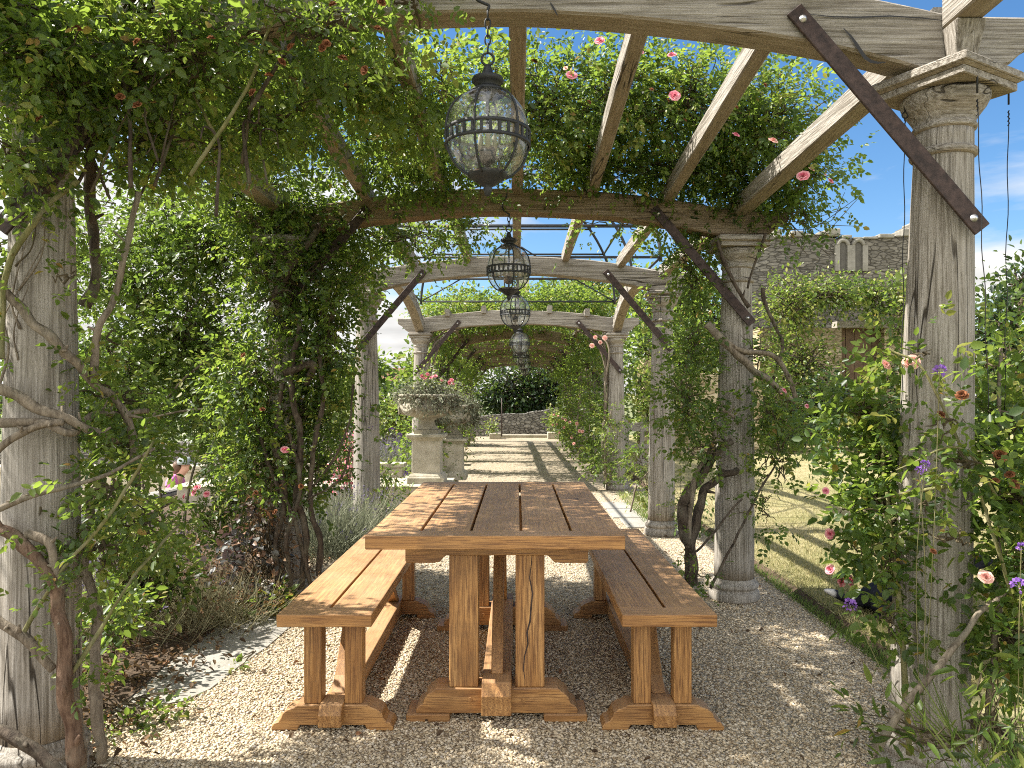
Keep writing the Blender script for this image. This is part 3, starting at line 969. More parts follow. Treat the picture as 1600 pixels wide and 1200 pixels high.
for yf in (3.02, 4.18):
    c = -.08
    ft = MB(); ft.tint = .35+.2*random.random()
    ft.prism([(c+x, z) for x, z in ogee(.318, .03, .128, .24)], 'y', yf, yf+.125)
    f = bevel(ft.build('foot', M['teakx'], table), .004, 2)
    for s in (-1, 1):
        p = MB(); p.tint = .3
        p.box(c+s*.27-.085, c+s*.27+.085, yf-.012, yf+.137, 0, .0295)
        bevel(p.build('foot_pad', M['teakx'], f), .003, 1)
        g = MB(); ang = [2*math.pi*k/10 for k in range(10)]
        g.prism([(c+s*.105+.009*math.cos(a), .085+.009*math.sin(a)) for a in ang], 'y', yf-.004, yf+.01)
        g.build('peg', M['teaky'], f)
    for s in (-1, 1):
        l = MB(); l.tint = .55+.3*random.random()
        x = c+s*.131
        l.box(x-.0575, x+.0575, yf+.012, yf+.112, .1285, .6505)
        lo = bevel(l.build('leg', M['teakz'], table), .005, 2)
        if s > 0 and yf < 3.5:                                     # the long split down this leg
            pts = [(.004, .648, .0006), (.006, .62, .0014), (-.002, .56, .0022), (.010, .50, .003), (.004, .44, .003), (.0, .39, .0034), (-.012, .345, .0036), (-.008, .30, .0028), (-.022, .25, .0024), (-.026, .20, .0018), (-.020, .16, .0012), (-.021, .135, .0005)]
            sp = MB()
            L_v = [(x+q[0]-q[2], yf+.0114, q[1]) for q in pts]+[(x+q[0]+q[2], yf+.0114, q[1]) for q in pts]
            m_ = len(pts)
            sp.add(L_v, [(k, k+1, m_+k+1, m_+k) for k in range(m_-1)])
            sp.build('split', M['iron'], lo)
    b = MB(); b.tint = .3
    hb = .36
    out = [(-.20, .651), (.20, .651), (.212, .640), (.225, .625), (.25, .621), (hb-.006, .621), (hb, .630), (hb, .7205), (-hb, .7205), (-hb, .630), (-hb+.006, .621), (-.25, .621), (-.225, .625), (-.212, .640)]
    b.prism([(c+x, z) for x, z in out], 'y', yf+.0, yf+.122)
    bevel(b.build('bearer', M['teakx'], table), .003, 1)
st = MB(); st.tint = .15
st.prism([(2.955, .045), (4.37, .045), (4.37, .12), (4.34, .165), (2.985, .165), (2.955, .12)], 'x', -.138, -.022)
bevel(st.build('stretcher', M['teaky'], table), .004, 2)
for ya, yb in ((3.07, 3.52), (4.255, 3.80)):
    k = MB(); k.tint = .2
    d = .05 if yb > ya else -.05
    pr = [(ya, .166), (ya+d*1.2, .166), (yb+d, .72), (yb, .72)]
    if d < 0: pr = pr[::-1]
    k.prism(pr, 'x', -.104, -.056)
    bevel(k.build('brace', M['teakz'], table), .003, 1)
# the long split down one front leg
def bench(cx, label, tones):
    r = empty('bench', (cx, 3.7, 0), label, 'bench')
    random.seed(int(cx*100)+7)
    plank_top(cx-.174, cx+.174, 2.805, 4.62, .478, .045, 2, .10, .010, r, 'seat')
    for yf in (2.93, 4.41):
        ft = MB(); ft.tint = .4
        ft.prism([(cx+x, z) for x, z in [(.232, 0), (.232, .016), (.222, .030), (.205, .036), (.195, .05), (.188, .068), (.17, .082), (.145, .090), (.135, .098), (-.135, .098), (-.145, .090), (-.17, .082), (-.188, .068), (-.195, .05), (-.205, .036), (-.222, .030), (-.232, .016), (-.232, 0), (-.135, 0), (-.125, .022), (.125, .022), (.135, 0)]], 'y', yf, yf+.10)
        f = bevel(ft.build('foot', M['teakx'], r), .003, 1)
        for s in (-1, 1):
            g = MB()
            g.prism([(cx+s*.055+.007*math.cos(2*math.pi*k/10), .06+.007*math.sin(2*math.pi*k/10)) for k in range(10)], 'y', yf-.003, yf+.01)
            g.build('peg', M['teaky'], f)
        for s in (-1, 1):
            l = MB(); l.tint = .4+.4*random.random()
            x = cx+s*.078
            l.box(x-.034, x+.034, yf+.014, yf+.084, .0985, .432)
            bevel(l.build('leg', M['teakz'], r), .004, 2)
    s_ = MB(); s_.tint = .35
    s_.prism([(2.885, .03), (4.555, .03), (4.555, .075), (4.53, .108), (2.91, .108), (2.885, .075)], 'x', cx-.044, cx+.044)
    bevel(s_.build('stretcher', M['teaky'], r), .004, 2)
    for ya, yb in ((3.02, 3.30), (4.42, 4.14)):
        d = .06 if yb > ya else -.06
        n = 8; pr = []
        for k in range(n):
            t = k/(n-1); pr.append((ya+(yb-ya)*t**.7, .109+(.4325-.109)*t))
        back = [(y+d*(1+.35*math.sin(math.pi*k/(n-1))), z) for k, (y, z) in enumerate(pr)]
        poly = [pr[0]] + [back[0]] + back[1:] + pr[:0:-1]
        if d < 0: poly = poly[::-1]
        k = MB(); k.tint = .35
        k.prism(poly, 'x', cx-.028, cx+.028)
        bevel(k.build('brace', M['teakz'], r), .003, 1)
    return r
bench(-.706, 'two plank teak bench in full sun, between the table and the flower bed', 0)
bench(.558, 'two plank teak bench in shade, between the table and the gnarled rose trunk', 0)

# ------------------------------------------------------------------ ground
def sheet(name, poly, z, mat, sub=0, kind='structure', bump_h=0.0):
    bm = bmesh.new()
    vs = [bm.verts.new((x, y, z)) for x, y in poly]
    bm.faces.new(vs)
    if sub:
        bmesh.ops.triangulate(bm, faces=bm.faces)
        bmesh.ops.subdivide_edges(bm, edges=bm.edges, cuts=sub, use_grid_fill=True)
        for v in bm.verts:
            v.co.z += bump_h*noise.noise(v.co*1.7)
    me = bpy.data.meshes.new(name); bm.to_mesh(me); bm.free()
    return tag(link(name, me, mat), kind=kind)

def wavy(x, y0, y1, n, amp, seed):
    return [(x+amp*noise.noise(Vector((y*.9+seed, seed, 0)))+amp*.5*noise.noise(Vector((y*4+seed, seed, 3))), y) for y in np.linspace(y0, y1, n)]

LOW = -1.2                                                         # the lower garden beyond the bed
def terrain():
    xs = [-400, -60, -20, -9, -4.42, -4.40, -3, 0, 3, 8, 20, 60, 400]
    ys = [-20, 0, 3, 8, 14, 22, 30, 60, 150, 600]
    vs = []; fs = []
    for y in ys:
        for x in xs:
            z = -.03 if x > -4.41 else LOW
            if y > 28: z = -.9
            vs.append((x, y, z))
    w = len(xs)
    for a in range(len(ys)-1):
        for b in range(w-1):
            fs.append((a*w+b, a*w+b+1, (a+1)*w+b+1, (a+1)*w+b))
    return tag(MB().add(vs, fs).build('ground', M['meadow']), kind='structure')
terrain()
le = wavy(-1.62, -1, 24, 60, .10, 1.0)
re = wavy(1.74, -1, 24, 60, .06, 4.0)
sheet('gravel_path', le[::-1] + re, 0.0, M['gravel'])
lw = wavy(1.80, -1, 24, 60, .05, 4.0)
lawn = sheet('lawn', lw[::-1] + [(24, -1), (24, 24)], .045, M['lawn'])
# the soft turf edge between the gravel and the lawn
edge = MB(); n = len(lw)
edge.add([(x-.05, y, -.004) for x, y in lw] + [(x-.015, y, .03) for x, y in lw] + [(x+.012, y, .048) for x, y in lw],
         [(i, i+1, n+i+1, n+i) for i in range(n-1)] + [(n+i, n+i+1, 2*n+i+1, 2*n+i) for i in range(n-1)])
tag(edge.build('lawn_edge', M['soil']), kind='structure')
sheet('flower_bed_soil', [(x-.02, y) for x, y in le] + [(-4.38, 24), (-4.38, -1)], .012, M['soil'])
slab = MB()
slab.prism([(-1.80, 3.12), (-1.62, 3.10), (-1.40, 3.20), (-1.335, 3.34), (-1.31, 3.62), (-1.27, 3.9), (-1.255, 4.2), (-1.22, 4.5), (-1.30, 4.66), (-1.5, 4.7), (-1.72, 4.4), (-1.82, 3.8)], 'z', -.02, .006)
tag(slab.build('edge_slab', M['slab']), 'pale weathered stone slab set flush between the left flower bed and the gravel', 'paving slab')
for (y0, y1, x0, x1, lab) in ((8.0, 9.15, 1.0, 1.30, 'grey stone paving slab in front of the fourth right column'), (7.4, 7.96, 1.06, 1.34, 'smaller grey paving slab by the third right column')):
    s_ = MB().box(x0, x1, y0, y1, -.02, .014)
    tag(bevel(s_.build('edge_slab', M['slab']), .004, 1), lab, 'paving slab')
sheet('lower_terrace', [(-26, 4), (-4.41, 4), (-4.41, 24), (-26, 24)], LOW+.006, M['paving'])
rw = MB().box(-4.62, -4.385, 3, 24, LOW, .06)
tag(rw.build('retaining_wall', M['drywall']), 'low stone wall holding up the flower bed above the lower terrace', 'wall')

# loose stones lying on the gravel
def pebbles(name, n, x0, x1, y0, y1, smin, smax, z):
    k = int(n*1.0)
    u = rng.random(k)
    y = 1/((1-u)/y0**1 + u/y1**1)                                   # denser towards the viewer
    x = x0+(x1-x0)*rng.random(k)
    keep = np.array([(-1.60+.10*noise.noise(Vector((q*.9+1, 1, 0)))) < p < 1.74 for p, q in zip(x, y)])
    slabm = (x < -1.40+(y-3.2)*.12+.05*rng.normal(size=k)) & (y > 3.2) & (y < 4.6)
    keep &= ~(slabm & (rng.random(k) > .06))
    x, y = x[keep], y[keep]; k = len(x)
    sz = smin+(smax-smin)*rng.random(k)**2.2
    base = np.array([[1,0,0],[-1,0,0],[0,1,0],[0,-1,0],[0,0,1],[0,0,-1],[.62,.62,.55],[-.62,.62,.55],[-.62,-.62,.55],[.62,-.62,.55]], float)
    tris = np.array([[0,6,9],[0,2,6],[2,7,6],[2,1,7],[1,8,7],[1,3,8],[3,9,8],[3,0,9],[6,4,9],[6,7,4],[7,8,4],[8,9,4],[0,5,2],[2,5,1],[1,5,3],[3,5,0]])
    v = base[None]*(1+rng.normal(size=(k, 10, 1))*.16)
    v = v*(np.stack([.8+.5*rng.random(k), .7+.4*rng.random(k), .45+.35*rng.random(k)], 1)[:, None, :])
    a = rng.random(k)*6.283; ca, sa = np.cos(a), np.sin(a)
    tl = rng.normal(size=k)*.35
    X = v[:, :, 0]*ca[:, None]-v[:, :, 1]*sa[:, None]; Y = v[:, :, 0]*sa[:, None]+v[:, :, 1]*ca[:, None]
    Z = v[:, :, 2]+X*tl[:, None]
    hs = sz[:, None]
    co = np.stack([X*hs+x[:, None], Y*hs+y[:, None], Z*hs+z+sz[:, None]*.25*rng.random((k, 1))], 2).reshape(-1, 3)
    idx = (np.arange(k)[:, None, None]*10+tris[None]).reshape(-1)
    me = bpy.data.meshes.new(name)
    me.vertices.add(k*10); me.vertices.foreach_set('co', co.astype(np.float32).ravel())
    me.loops.add(len(idx)); me.loops.foreach_set('vertex_index', idx.astype(np.int32))
    me.polygons.add(len(idx)//3); me.polygons.foreach_set('loop_start', (np.arange(len(idx)//3)*3).astype(np.int32))
    me.update(calc_edges=True)
    me.attributes.new('tint', 'FLOAT', 'POINT').data.foreach_set('value', np.repeat(rng.random(k), 10).astype(np.float32))
    return tag(link(name, me, M['pebble']), kind='stuff')
pebbles('loose_gravel', 125000, -2.2, 1.74, 2.35, 9.5, .0036, .0092, .0)

# grass blades on the lawn
def blades(name, n, xf, y0, y1, h0, h1, w, mat, z, lean=.5):
    u = rng.random(n); y = 1/((1-u)/y0+u/y1)
    x = xf(y, rng.random(n))
    p = np.stack([x, y, np.full(n, z)], 1)
    d = nrm(np.stack([rng.normal(size=n)*lean, rng.normal(size=n)*lean, np.ones(n)], 1))
    nn = nrm(rng.normal(size=(n, 3))*np.array([[1, 1, .1]]))
    L = h0+(h1-h0)*rng.random(n)
    T = np.clip(.5+.28*rng.normal(size=n)+np.array([.35*noise.noise(Vector((a*.8, b*.8, 0))) for a, b in zip(x, y)]), 0, 1)
    return tag(link(name, blade_mesh(name, p, d, nn, L, np.full(n, w), T, .5), mat), kind='stuff')
blades('lawn_grass', 150000, lambda y, r: 1.80+r*np.minimum(.72*y+.6, 9), 3.2, 17, .02, .05, .0035, M['grass_blade'], .04)
blades('edge_grass', 5000, lambda y, r: 1.70+r*.22, 3.2, 9, .02, .06, .004, M['fresh_grass'], .01, .8)
blades('path_edge_grass', 1600, lambda y, r: 1.28+r*.4, 7.5, 10.0, .03, .09, .005, M['fresh_grass'], 0.0, .7)

# fallen leaves and dry stalks on the bed
def litter():
    n = 9000
    y = 2.3+rng.random(n)**1.3*4.5
    x = -1.55-rng.random(n)**1.4*2.2+.15*rng.normal(size=n)
    k_ = ~((x > -1.52+.15*rng.normal(size=n)) & (y > 3.15) & (y < 4.6) & (rng.random(n) < .9))
    x, y = x[k_], y[k_]; n = len(x)
    p = np.stack([x, y, .02+rng.random(n)*.03], 1)
    d = nrm(rng.normal(size=(n, 3))*np.array([[1, 1, .25]])); nn = nrm(np.array([[0, 0, 1.0]])+rng.normal(size=(n, 3))*.5)
    L = .014+.024*rng.random(n)
    return tag(link('leaf_litter', leaf_mesh('leaf_litter', p, d, nn, L, L*.6, rng.random(n), .4, .5), M['dry_leaf']), kind='stuff')
litter()
def fallen():
    n = 420
    y = 2.4+rng.random(n)**1.2*8; x = -1.5+rng.random(n)**1.0*3.2
    p = np.stack([x, y, .012+rng.random(n)*.012], 1)
    d = nrm(rng.normal(size=(n, 3))*np.array([[1, 1, .2]])); nn = nrm(np.array([[0, 0, 1.0]])+rng.normal(size=(n, 3))*.5)
    L = .012+.02*rng.random(n)
    return tag(link('fallen_leaves', leaf_mesh('fallen_leaves', p, d, nn, L, L*.6, rng.random(n), .4, .6), M['dry_leaf']), kind='stuff')
fallen()

# ------------------------------------------------------------------ stone urns on pedestals
def pedestal(x, y, z0, label):
    mb = MB()
    def sq(prof):
        vs = []; fs = []
        for w, z in prof:
            for sx, sy in ((-1, -1), (1, -1), (1, 1), (-1, 1)):
                vs.append((x+sx*w, y+sy*w, z0+z))
        for k in range(len(prof)-1):
            for a in range(4):
                b = (a+1) % 4
                fs.append((k*4+a, k*4+b, (k+1)*4+b, (k+1)*4+a))
        fs.append((3, 2, 1, 0)); m = (len(prof)-1)*4; fs.append((m, m+1, m+2, m+3))
        mb.add(vs, fs)
    sq([(.215, 0), (.215, .07), (.205, .075), (.20, .09), (.185, .11), (.170, .118), (.165, .13), (.165, .50), (.172, .506), (.18, .515), (.20, .535), (.222, .545), (.222, .575), (.21, .582)])
    return tag(bevel(mb.build('pedestal', M['limestone']), .004, 1), label, 'pedestal')
def urn(x, y, z0, label):
    r = empty('stone_urn', (x, y, z0), label, 'urn')
    MB().box(x-.145, x+.145, y-.145, y+.145, z0, z0+.045).build('plinth', M['old_stone'], r)
    def gad(a, z): return .02*abs(math.sin(a*8)) if .17 < z-0 < .33 else .004*math.sin(a*5+z*30)
    body = MB().lathe([(.125, .045), (.13, .06), (.12, .075), (.095, .10), (.082, .14), (.086, .16), (.105, .168), (.105, .178), (.13, .186), (.20, .205), (.262, .235), (.300, .275), (.315, .318), (.310, .345), (.292, .362), (.285, .38), (.29, .40), (.312, .425), (.338, .442), (.345, .455), (.335, .468), (.30, .462), (.27, .42)], x, y, 64, z0, mod=gad)
    body.build('bowl', M['old_stone'], r)
    for k in range(6):                                              # draped swags between knotted masks
        a0 = 2*math.pi*k/6+.3
        for j in range(3):
            pts = []
            for t in np.linspace(0, 1, 13):
                a = a0+2*math.pi/6*t
                sag = (.10+.022*j)*(1-(2*t-1)**2)
                z = z0+.372-sag
                rr = .318-max(0, (.318+z0-z))*.35 + .008
                pts.append((x+rr*math.cos(a), y+rr*math.sin(a), z))
            MB().tube(pts, .018-.002*j, 7).build('swag', M['old_stone'], r)
        kx, ky = x+.325*math.cos(a0), y+.325*math.sin(a0)
        kn = MB()
        kn.lathe([(.006, -.05), (.022, -.04), (.034, -.012), (.036, .012), (.026, .034), (.006, .042)], kx, ky, 14, z0+.378)
        for s in (-1, 1):
            kn.tube([(kx+.01*s, ky, z0+.35), (kx+.016*s, ky, z0+.30), (kx+.008*s, ky, z0+.255), (kx+.02*s, ky, z0+.225)], [.016, .018, .013, .006], 7)
        kn.build('mask', M['old_stone'], r)
    return r
U1 = at(668, 752, 9.2); U2 = at(706, 752, 10.9)
pedestal(U1[0], U1[1], .245, 'limestone pedestal under the nearer stone urn, left of the path')
pedestal(U2[0], U2[1], .10, 'limestone pedestal under the farther stone urn, half hidden behind the nearer one')
urn(U1[0], U1[1], .245+.582, 'nearer weathered stone urn with carved swags and silvery plants, beside the path')
urn(U2[0], U2[1], .10+.582, 'farther weathered stone urn overgrown with trailing grey plants, behind the nearer urn')
kb = MB()
kb.box(-3.9, -.80, 8.8, 9.62, -.02, .235)
kb.box(-3.95, -.78, 8.76, 9.66, .235, .2449)
tag(bevel(kb.build('stone_step', M['limestone']), .006, 1), 'low limestone step and kerb carrying the nearer urn pedestal', 'step')
kc = MB().box(-3.9, -.86, 10.5, 11.3, -.02, .0999)
tag(bevel(kc.build('stone_step', M['limestone']), .006, 1), 'low limestone step carrying the farther urn pedestal', 'step')
lk_ = MB().box(-3.9, -1.5, 10.02, 10.22, -.02, .34); lk_.box(-3.93, -1.47, 9.99, 10.25, .34, .395)
tag(bevel(lk_.build('kerb_wall', M['limestone']), .006, 1), 'low moulded limestone kerb in front of the lavender bed, left of the urns', 'kerb')

# ------------------------------------------------------------------ far walls
def rough_wall(name, x0, x1, y, z0, tops, th, mat, label, cat, parent=None):
    """tops: list of (x, z); the top edge is broken up with small steps"""
    xs = np.linspace(x0, x1, 90)
    tx = [t[0] for t in tops]; tz = [t[1] for t in tops]
    amp = .02*max(1.0, (tops[0][1]-z0)*.4)
    vs = []; fs = []
    for x in xs:
        z = float(np.interp(x, tx, tz)) + amp*(noise.cell(Vector((x*3.1, y, 0)))*.7+noise.noise(Vector((x*1.2, y, 5)))*1.5)
        vs += [(x, y, z0), (x, y, z), (x, y+th, z), (x, y+th, z0)]
    n = len(xs)
    for k in range(n-1):
        for a in range(4):
            b = (a+1) % 4
            fs.append((k*4+a, (k+1)*4+a, (k+1)*4+b, k*4+b))
    fs.append((0, 1, 2, 3)); m = (n-1)*4; fs.append((m+3, m+2, m+1, m))
    o = MB().add(vs, fs).build(name, mat, parent)
    return tag(o, label, cat) if label else o
rough_wall('dry_stone_wall', -1.6, 2.6, 24.0, -.1, [(-1.6, .62), (.2, .72), (1.3, .90), (2.6, .95)], .45, M['drywall'], 'grey dry stone wall closing the far end of the gravel path', 'wall')
for x, w, h, lab in ((-.62, .30, .17, 'squared pale stone block left of the path end, against the wall'), (1.15, .42, .20, 'squared tan stone block right of the path end, below the bright shrub')):
    tag(bevel(MB().box(x-w/2-.04, x+w/2, 22.5, 22.95, 0, h).build('stone_block', M['limestone']), .015, 2), lab, 'stone block')
tag(bevel(MB().box(-.5, 1.0, 23.2, 23.5, -.01, .09).build('stone_step', M['limestone']), .01, 1), 'shallow pale step across the far end of the path', 'step')
rough_wall('dry_stone_wall', -10.5, -5.6, 15.0, LOW, [(-10.5, .28), (-8, .34), (-5.6, .36)], .4, M['drywall'], 'grey dry stone wall behind the person, seen through the left rose', 'wall')
pw = MB().box(-10.5, -5.2, 12.6, 12.9, LOW, .02); pw.box(-10.5, -5.16, 12.55, 12.95, .02, .12)
tag(bevel(pw.build('parapet', M['limestone']), .01, 1), 'pale ashlar parapet with a flat coping behind the person', 'parapet')
pw = MB().box(-4.62, -4.41, 10.3, 12.5, .062, .16)
rough_wall('dry_stone_wall', -4.3, -1.5, 14.0, -.1, [(-4.3, .74), (-1.5, .80)], .4, M['drywall'], 'grey dry stone wall behind the lavender, left of the urns', 'wall')

# the ruined hall
ruin = empty('ruined_wall', (10, 21, 0), 'tall ruined grey stone wall with a broken top and two blocked lancet windows', 'ruin')
YR = 21.0
rough_wall('wall', 6.2, 11.35, YR, 0, [(6.2, 5.0), (6.75, 5.25), (7.05, 5.62), (8.2, 5.68), (9.1, 5.55), (10.2, 5.62), (10.75, 5.66), (10.8, 5.98), (11.35, 5.95)], 1.0, M['ruin'], None, None, ruin)
cp = MB()
x = 7.0
while x < 11.2:
    w = .18+.36*random.random(); h = .03+.19*random.random()**2
    z = float(np.interp(x, [7.0, 8.2, 9.1, 10.2, 10.75, 10.8, 11.35], [5.6, 5.68, 5.55, 5.62, 5.66, 5.98, 5.95]))
    cp.box(x, x+w-.03, YR-.06-.05*random.random(), YR+.6, z-.02, z+h)
    x += w
bevel(cp.build('coping', M['grey_stone'], ruin), .03, 2)
def pr_(px, py, d=0.0):
    q = at(px, py, YR-d); return q
tr = MB()
def frame_box(pxa, pxb, pya, pyb, d0, d1):
    a = at(pxa, pyb, YR); b = at(pxb, pya, YR)
    tr.box(a[0], b[0], YR-d0, YR-d1, a[2], b[2])
for pxa, pxb in ((1303, 1310), (1322, 1334), (1346, 1354)):
    frame_box(pxa, pxb, 384, 424, .10, -.02)
for c, w in ((1316, 6.3), (1340, 6.3)):
    X, _, Z = at(c, 384, YR)
    pts = [(X+w*1.3*YR/1200*math.cos(a), YR-.05, Z+w*1.3*YR/1200*math.sin(a)) for a in np.linspace(0, math.pi, 12)]
    tr.tube(pts, .06, 6)
tr.build('window_tracery', M['grey_stone'], ruin)
for c in (1316, 1340):
    a = at(c-6, 424, YR); b = at(c+6, 384, YR)
    n = MB().box(a[0], b[0], YR-.03, YR+.01, a[2], b[2])
    X, _, Z = at(c, 384, YR); rr = 6*YR/1200
    n.prism([(X+rr*math.cos(t), Z+rr*math.sin(t)) for t in np.linspace(0, math.pi, 10)], 'y', YR-.03, YR+.01)
    n.build('blocked_window', plain('shaded_mortar', (.10, .094, .08), .95) if c == 1316 else bpy.data.materials['shaded_mortar'], ruin)  # flat panel; the darkness of the niche is put into its colour
# the lower garden wall with the old doorway, in front of the ruin
YG = 19.0
gw = empty('garden_wall', (9, YG, 0), 'tan rubble garden wall with an old doorway under an oak lintel', 'wall')
dl = at(1315, 600, YG)[0]; dr = at(1382, 600, YG)[0]; dz = at(1340, 512, YG)[2]
g = MB()
g.box(6.0, dl, YG, YG+.6, 0, 2.95); g.box(dr, 10.9, YG, YG+.6, 0, 2.95); g.box(dl, dr, YG, YG+.6, dz+.16, 2.95)
g.build('masonry', M['warmwall'], gw)
MB().box(dl-.12, dr+.12, YG-.03, YG+.3, dz, dz+.158).build('lintel', M['oakx'], gw)
d_ = MB()
x = dl
while x < dr-.01:
    w = min(.22, dr-x); d_.box(x+.006, x+w-.006, YG+.28+.015*random.random(), YG+.34, 0.05, dz-.01); x += w
d_.build('door', M['door'], gw)
# the pale pier beside the far columns, and a slatted gate
pier = MB().box(2.62, 3.3, 16.0, 16.8, 0, 2.05)
pier.box(3.3, 5.2, 16.2, 16.6, 0, 1.75)
tag(bevel(pier.build('stone_pier', M['warmwall']), .02, 1), 'sunlit tan rubble pier and wall stub seen between the right-hand columns', 'wall pier')
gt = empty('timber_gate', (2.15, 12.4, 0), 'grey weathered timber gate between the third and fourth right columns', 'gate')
gx0, gx1, gy = at(976, 660, 12.4)[0], at(1030, 660, 12.4)[0], 12.4
for x in (gx0, (gx0+gx1)/2-.03, gx1-.07):
    bevel(MB().box(x, x+.07, gy, gy+.06, .04, .04+.92-.05*(x-gx0)).build('post', M['oakz'], gt), .005, 1)
for z, h in ((.16, .10), (.42, .07), (.70, .14)):
    bevel(MB().box(gx0+.02, gx1-.02, gy+.008, gy+.048, z, z+h).build('rail', M['oakx'], gt), .005, 1)
# thin iron rod standing by the far left corner of the path
tag(MB().tube([at(784, 682, 22.0), at(784, 622, 22.0)], .018, 6).build('iron_rod', M['iron']), 'thin rusty iron rod standing upright by the far left corner of the path', 'rod')

# chimney and farmhouse far off
ch = empty('chimney_stack', at(818, 480, 60), 'pale square chimney stack rising behind the lanterns', 'chimney')
c0 = at(810, 560, 60); c1 = at(827, 405, 60)
bevel(MB().box(c0[0], c1[0], 60, 60.9, -1, c1[2]).build('shaft', M['render'], ch), .02, 1)
bevel(MB().box(c0[0]-.12, c1[0]+.12, 59.88, 61.02, c1[2], c1[2]+.2).build('cap', M['render'], ch), .02, 1)
MB().lathe([(.16, 0), (.14, .35), (.17, .4)], (c0[0]+c1[0])/2, 60.45, 14, c1[2]+.2).build('chimney_pot', M['roof'], ch)
hy = 62
h0 = at(560, 640, hy); h1 = at(640, 579, hy); hw = at(600, 594, hy)
farm = empty('farmhouse', (h0[0]+2, hy, -1), 'distant farmhouse with a red-brown tiled roof behind the garden trees', 'house')
MB().box(h0[0], h1[0], hy, hy+5, -1, hw[2]).build('wall', M['render'], farm)
MB().prism([(hy-.4, hw[2]-.1), (hy+5.4, hw[2]-.1), (hy+2.5, h1[2]+.3)], 'x', h0[0]-.4, h1[0]+.4).build('roof', M['roof'], farm)
for k in range(3):
    x = h0[0]+.7+k*1.3
    MB().box(x, x+.6, hy-.02, hy+.05, hw[2]-1.0, hw[2]-.3).build('window', M['dark_glass'], farm)

# ------------------------------------------------------------------ flowers
def rose_mesh(name, seed, openn=1.0):
    r = random.Random(seed)
    vs = []; fs = []; tt = []
    rings = [(6, .034, .010, .95*openn), (5, .027, .018, .7*openn), (4, .019, .024, .42), (3, .010, .028, .15)]
    for n, rad, ht, flare in rings:
        a0 = r.random()*6.28
        for k in range(n):
            a = a0+6.283*k/n+r.uniform(-.15, .15)
            w = rad*1.15; b = len(vs)
            tn = min(1, max(0, .55+.35*(rad-.02)/.015+r.uniform(-.25, .25)))
            for i in range(3):
                t = i/2
                for j in range(3):
                    s = (j-1)
                    rr = .004+rad*flare*t + .004*t*t
                    zz = ht*(t**.7)*(1.05-.25*flare*t)-.006*abs(s)*t+r.uniform(-.002, .002)
                    wd = w*(.35+.75*math.sin(math.pi*(.2+.55*t)))*.62
                    x, y = rr-.25*abs(s)*wd, s*wd
                    vs.append((x*math.cos(a)-y*math.sin(a), x*math.sin(a)+y*math.cos(a), zz)); tt.append(tn)
            for i in range(2):
                for j in range(2):
                    fs.append((b+i*3+j, b+i*3+j+1, b+i*3+j+4, b+i*3+j+3))
    me = bpy.data.meshes.new(name); me.from_pydata(vs, [], fs); me.update()
    me.polygons.foreach_set('use_smooth', [True]*len(fs))
    me.attributes.new('tint', 'FLOAT', 'POINT').data.foreach_set('value', tt)
    return me
BLOOM = {}
for key, mat in (('pink', 'pink'), ('pale', 'pale_pink'), ('faded', 'faded')):
    BLOOM[key] = []
    for k in range(3):
        me = rose_mesh('rose_bloom', k*7+len(key), .3 if key == 'faded' else 1.0)
        me.materials.append(M[mat]); BLOOM[key].append(me)
def bloom(parent, p, kind='pink', size=1.0, face=None):
    o = bpy.data.objects.new({'pink': 'pink_bloom', 'pale': 'pale_bloom', 'faded': 'faded_bloom'}[kind], random.choice(BLOOM[kind]))
    o.parent = parent
    o.location = Vector(p)-origin_of(parent)
    f = Vector(face) if face else Vector((random.uniform(-.6, .6), random.uniform(-1, -.2), random.uniform(.1, 1)))
    o.rotation_euler = f.to_track_quat('Z', 'Y').to_euler()
    s = size*random.uniform(.85, 1.15); o.scale = (s, s, s*(.8 if kind != 'faded' else .7))
    COL.objects.link(o)
    return o

def B(px, py, Y, rpx, rpy, rY):
    return at(px, py, Y), (rpx*Y/1200, rY, rpy*Y/1200)
def cane(parent, pts, r0, r1=None, mat='cane', n=8, wob=.25, seg=9, name='stem'):
    """pts: list of (px, py, Y)"""
    P_ = spline([at(*q) for q in pts], n)
    r1 = r0*.6 if r1 is None else r1
    k = len(P_)
    rs = [(r0+(r1-r0)*i/(k-1))*(1+.10*noise.noise(Vector(P_[i])*9)) for i in range(k)]
    P_ = [Vector(p)+Vector((noise.noise(Vector(p)*11), noise.noise(Vector(p)*11+Vector((5, 0, 0))), noise.noise(Vector(p)*11+Vector((0, 7, 0)))))*r0*.6 for p in P_]
    mb = MB().tube(P_, rs, seg, wob=wob*1.4)
    if r0 > .008:                                                  # knots and the stubs of old side shoots
        for q in range(max(2, k//9)):
            i = random.randrange(1, k-1); p = P_[i]; d = Vector((random.uniform(-1, 1), random.uniform(-1, .2), random.uniform(-.2, 1))).normalized()
            l = rs[i]+random.uniform(.01, .05)
            mb.tube([p, p+d*rs[i]*.9, p+d*l], [rs[i]*.55, rs[i]*.5, rs[i]*.22], 6, wob=.3)
    mb.build(name, M[mat], parent)
    return P_

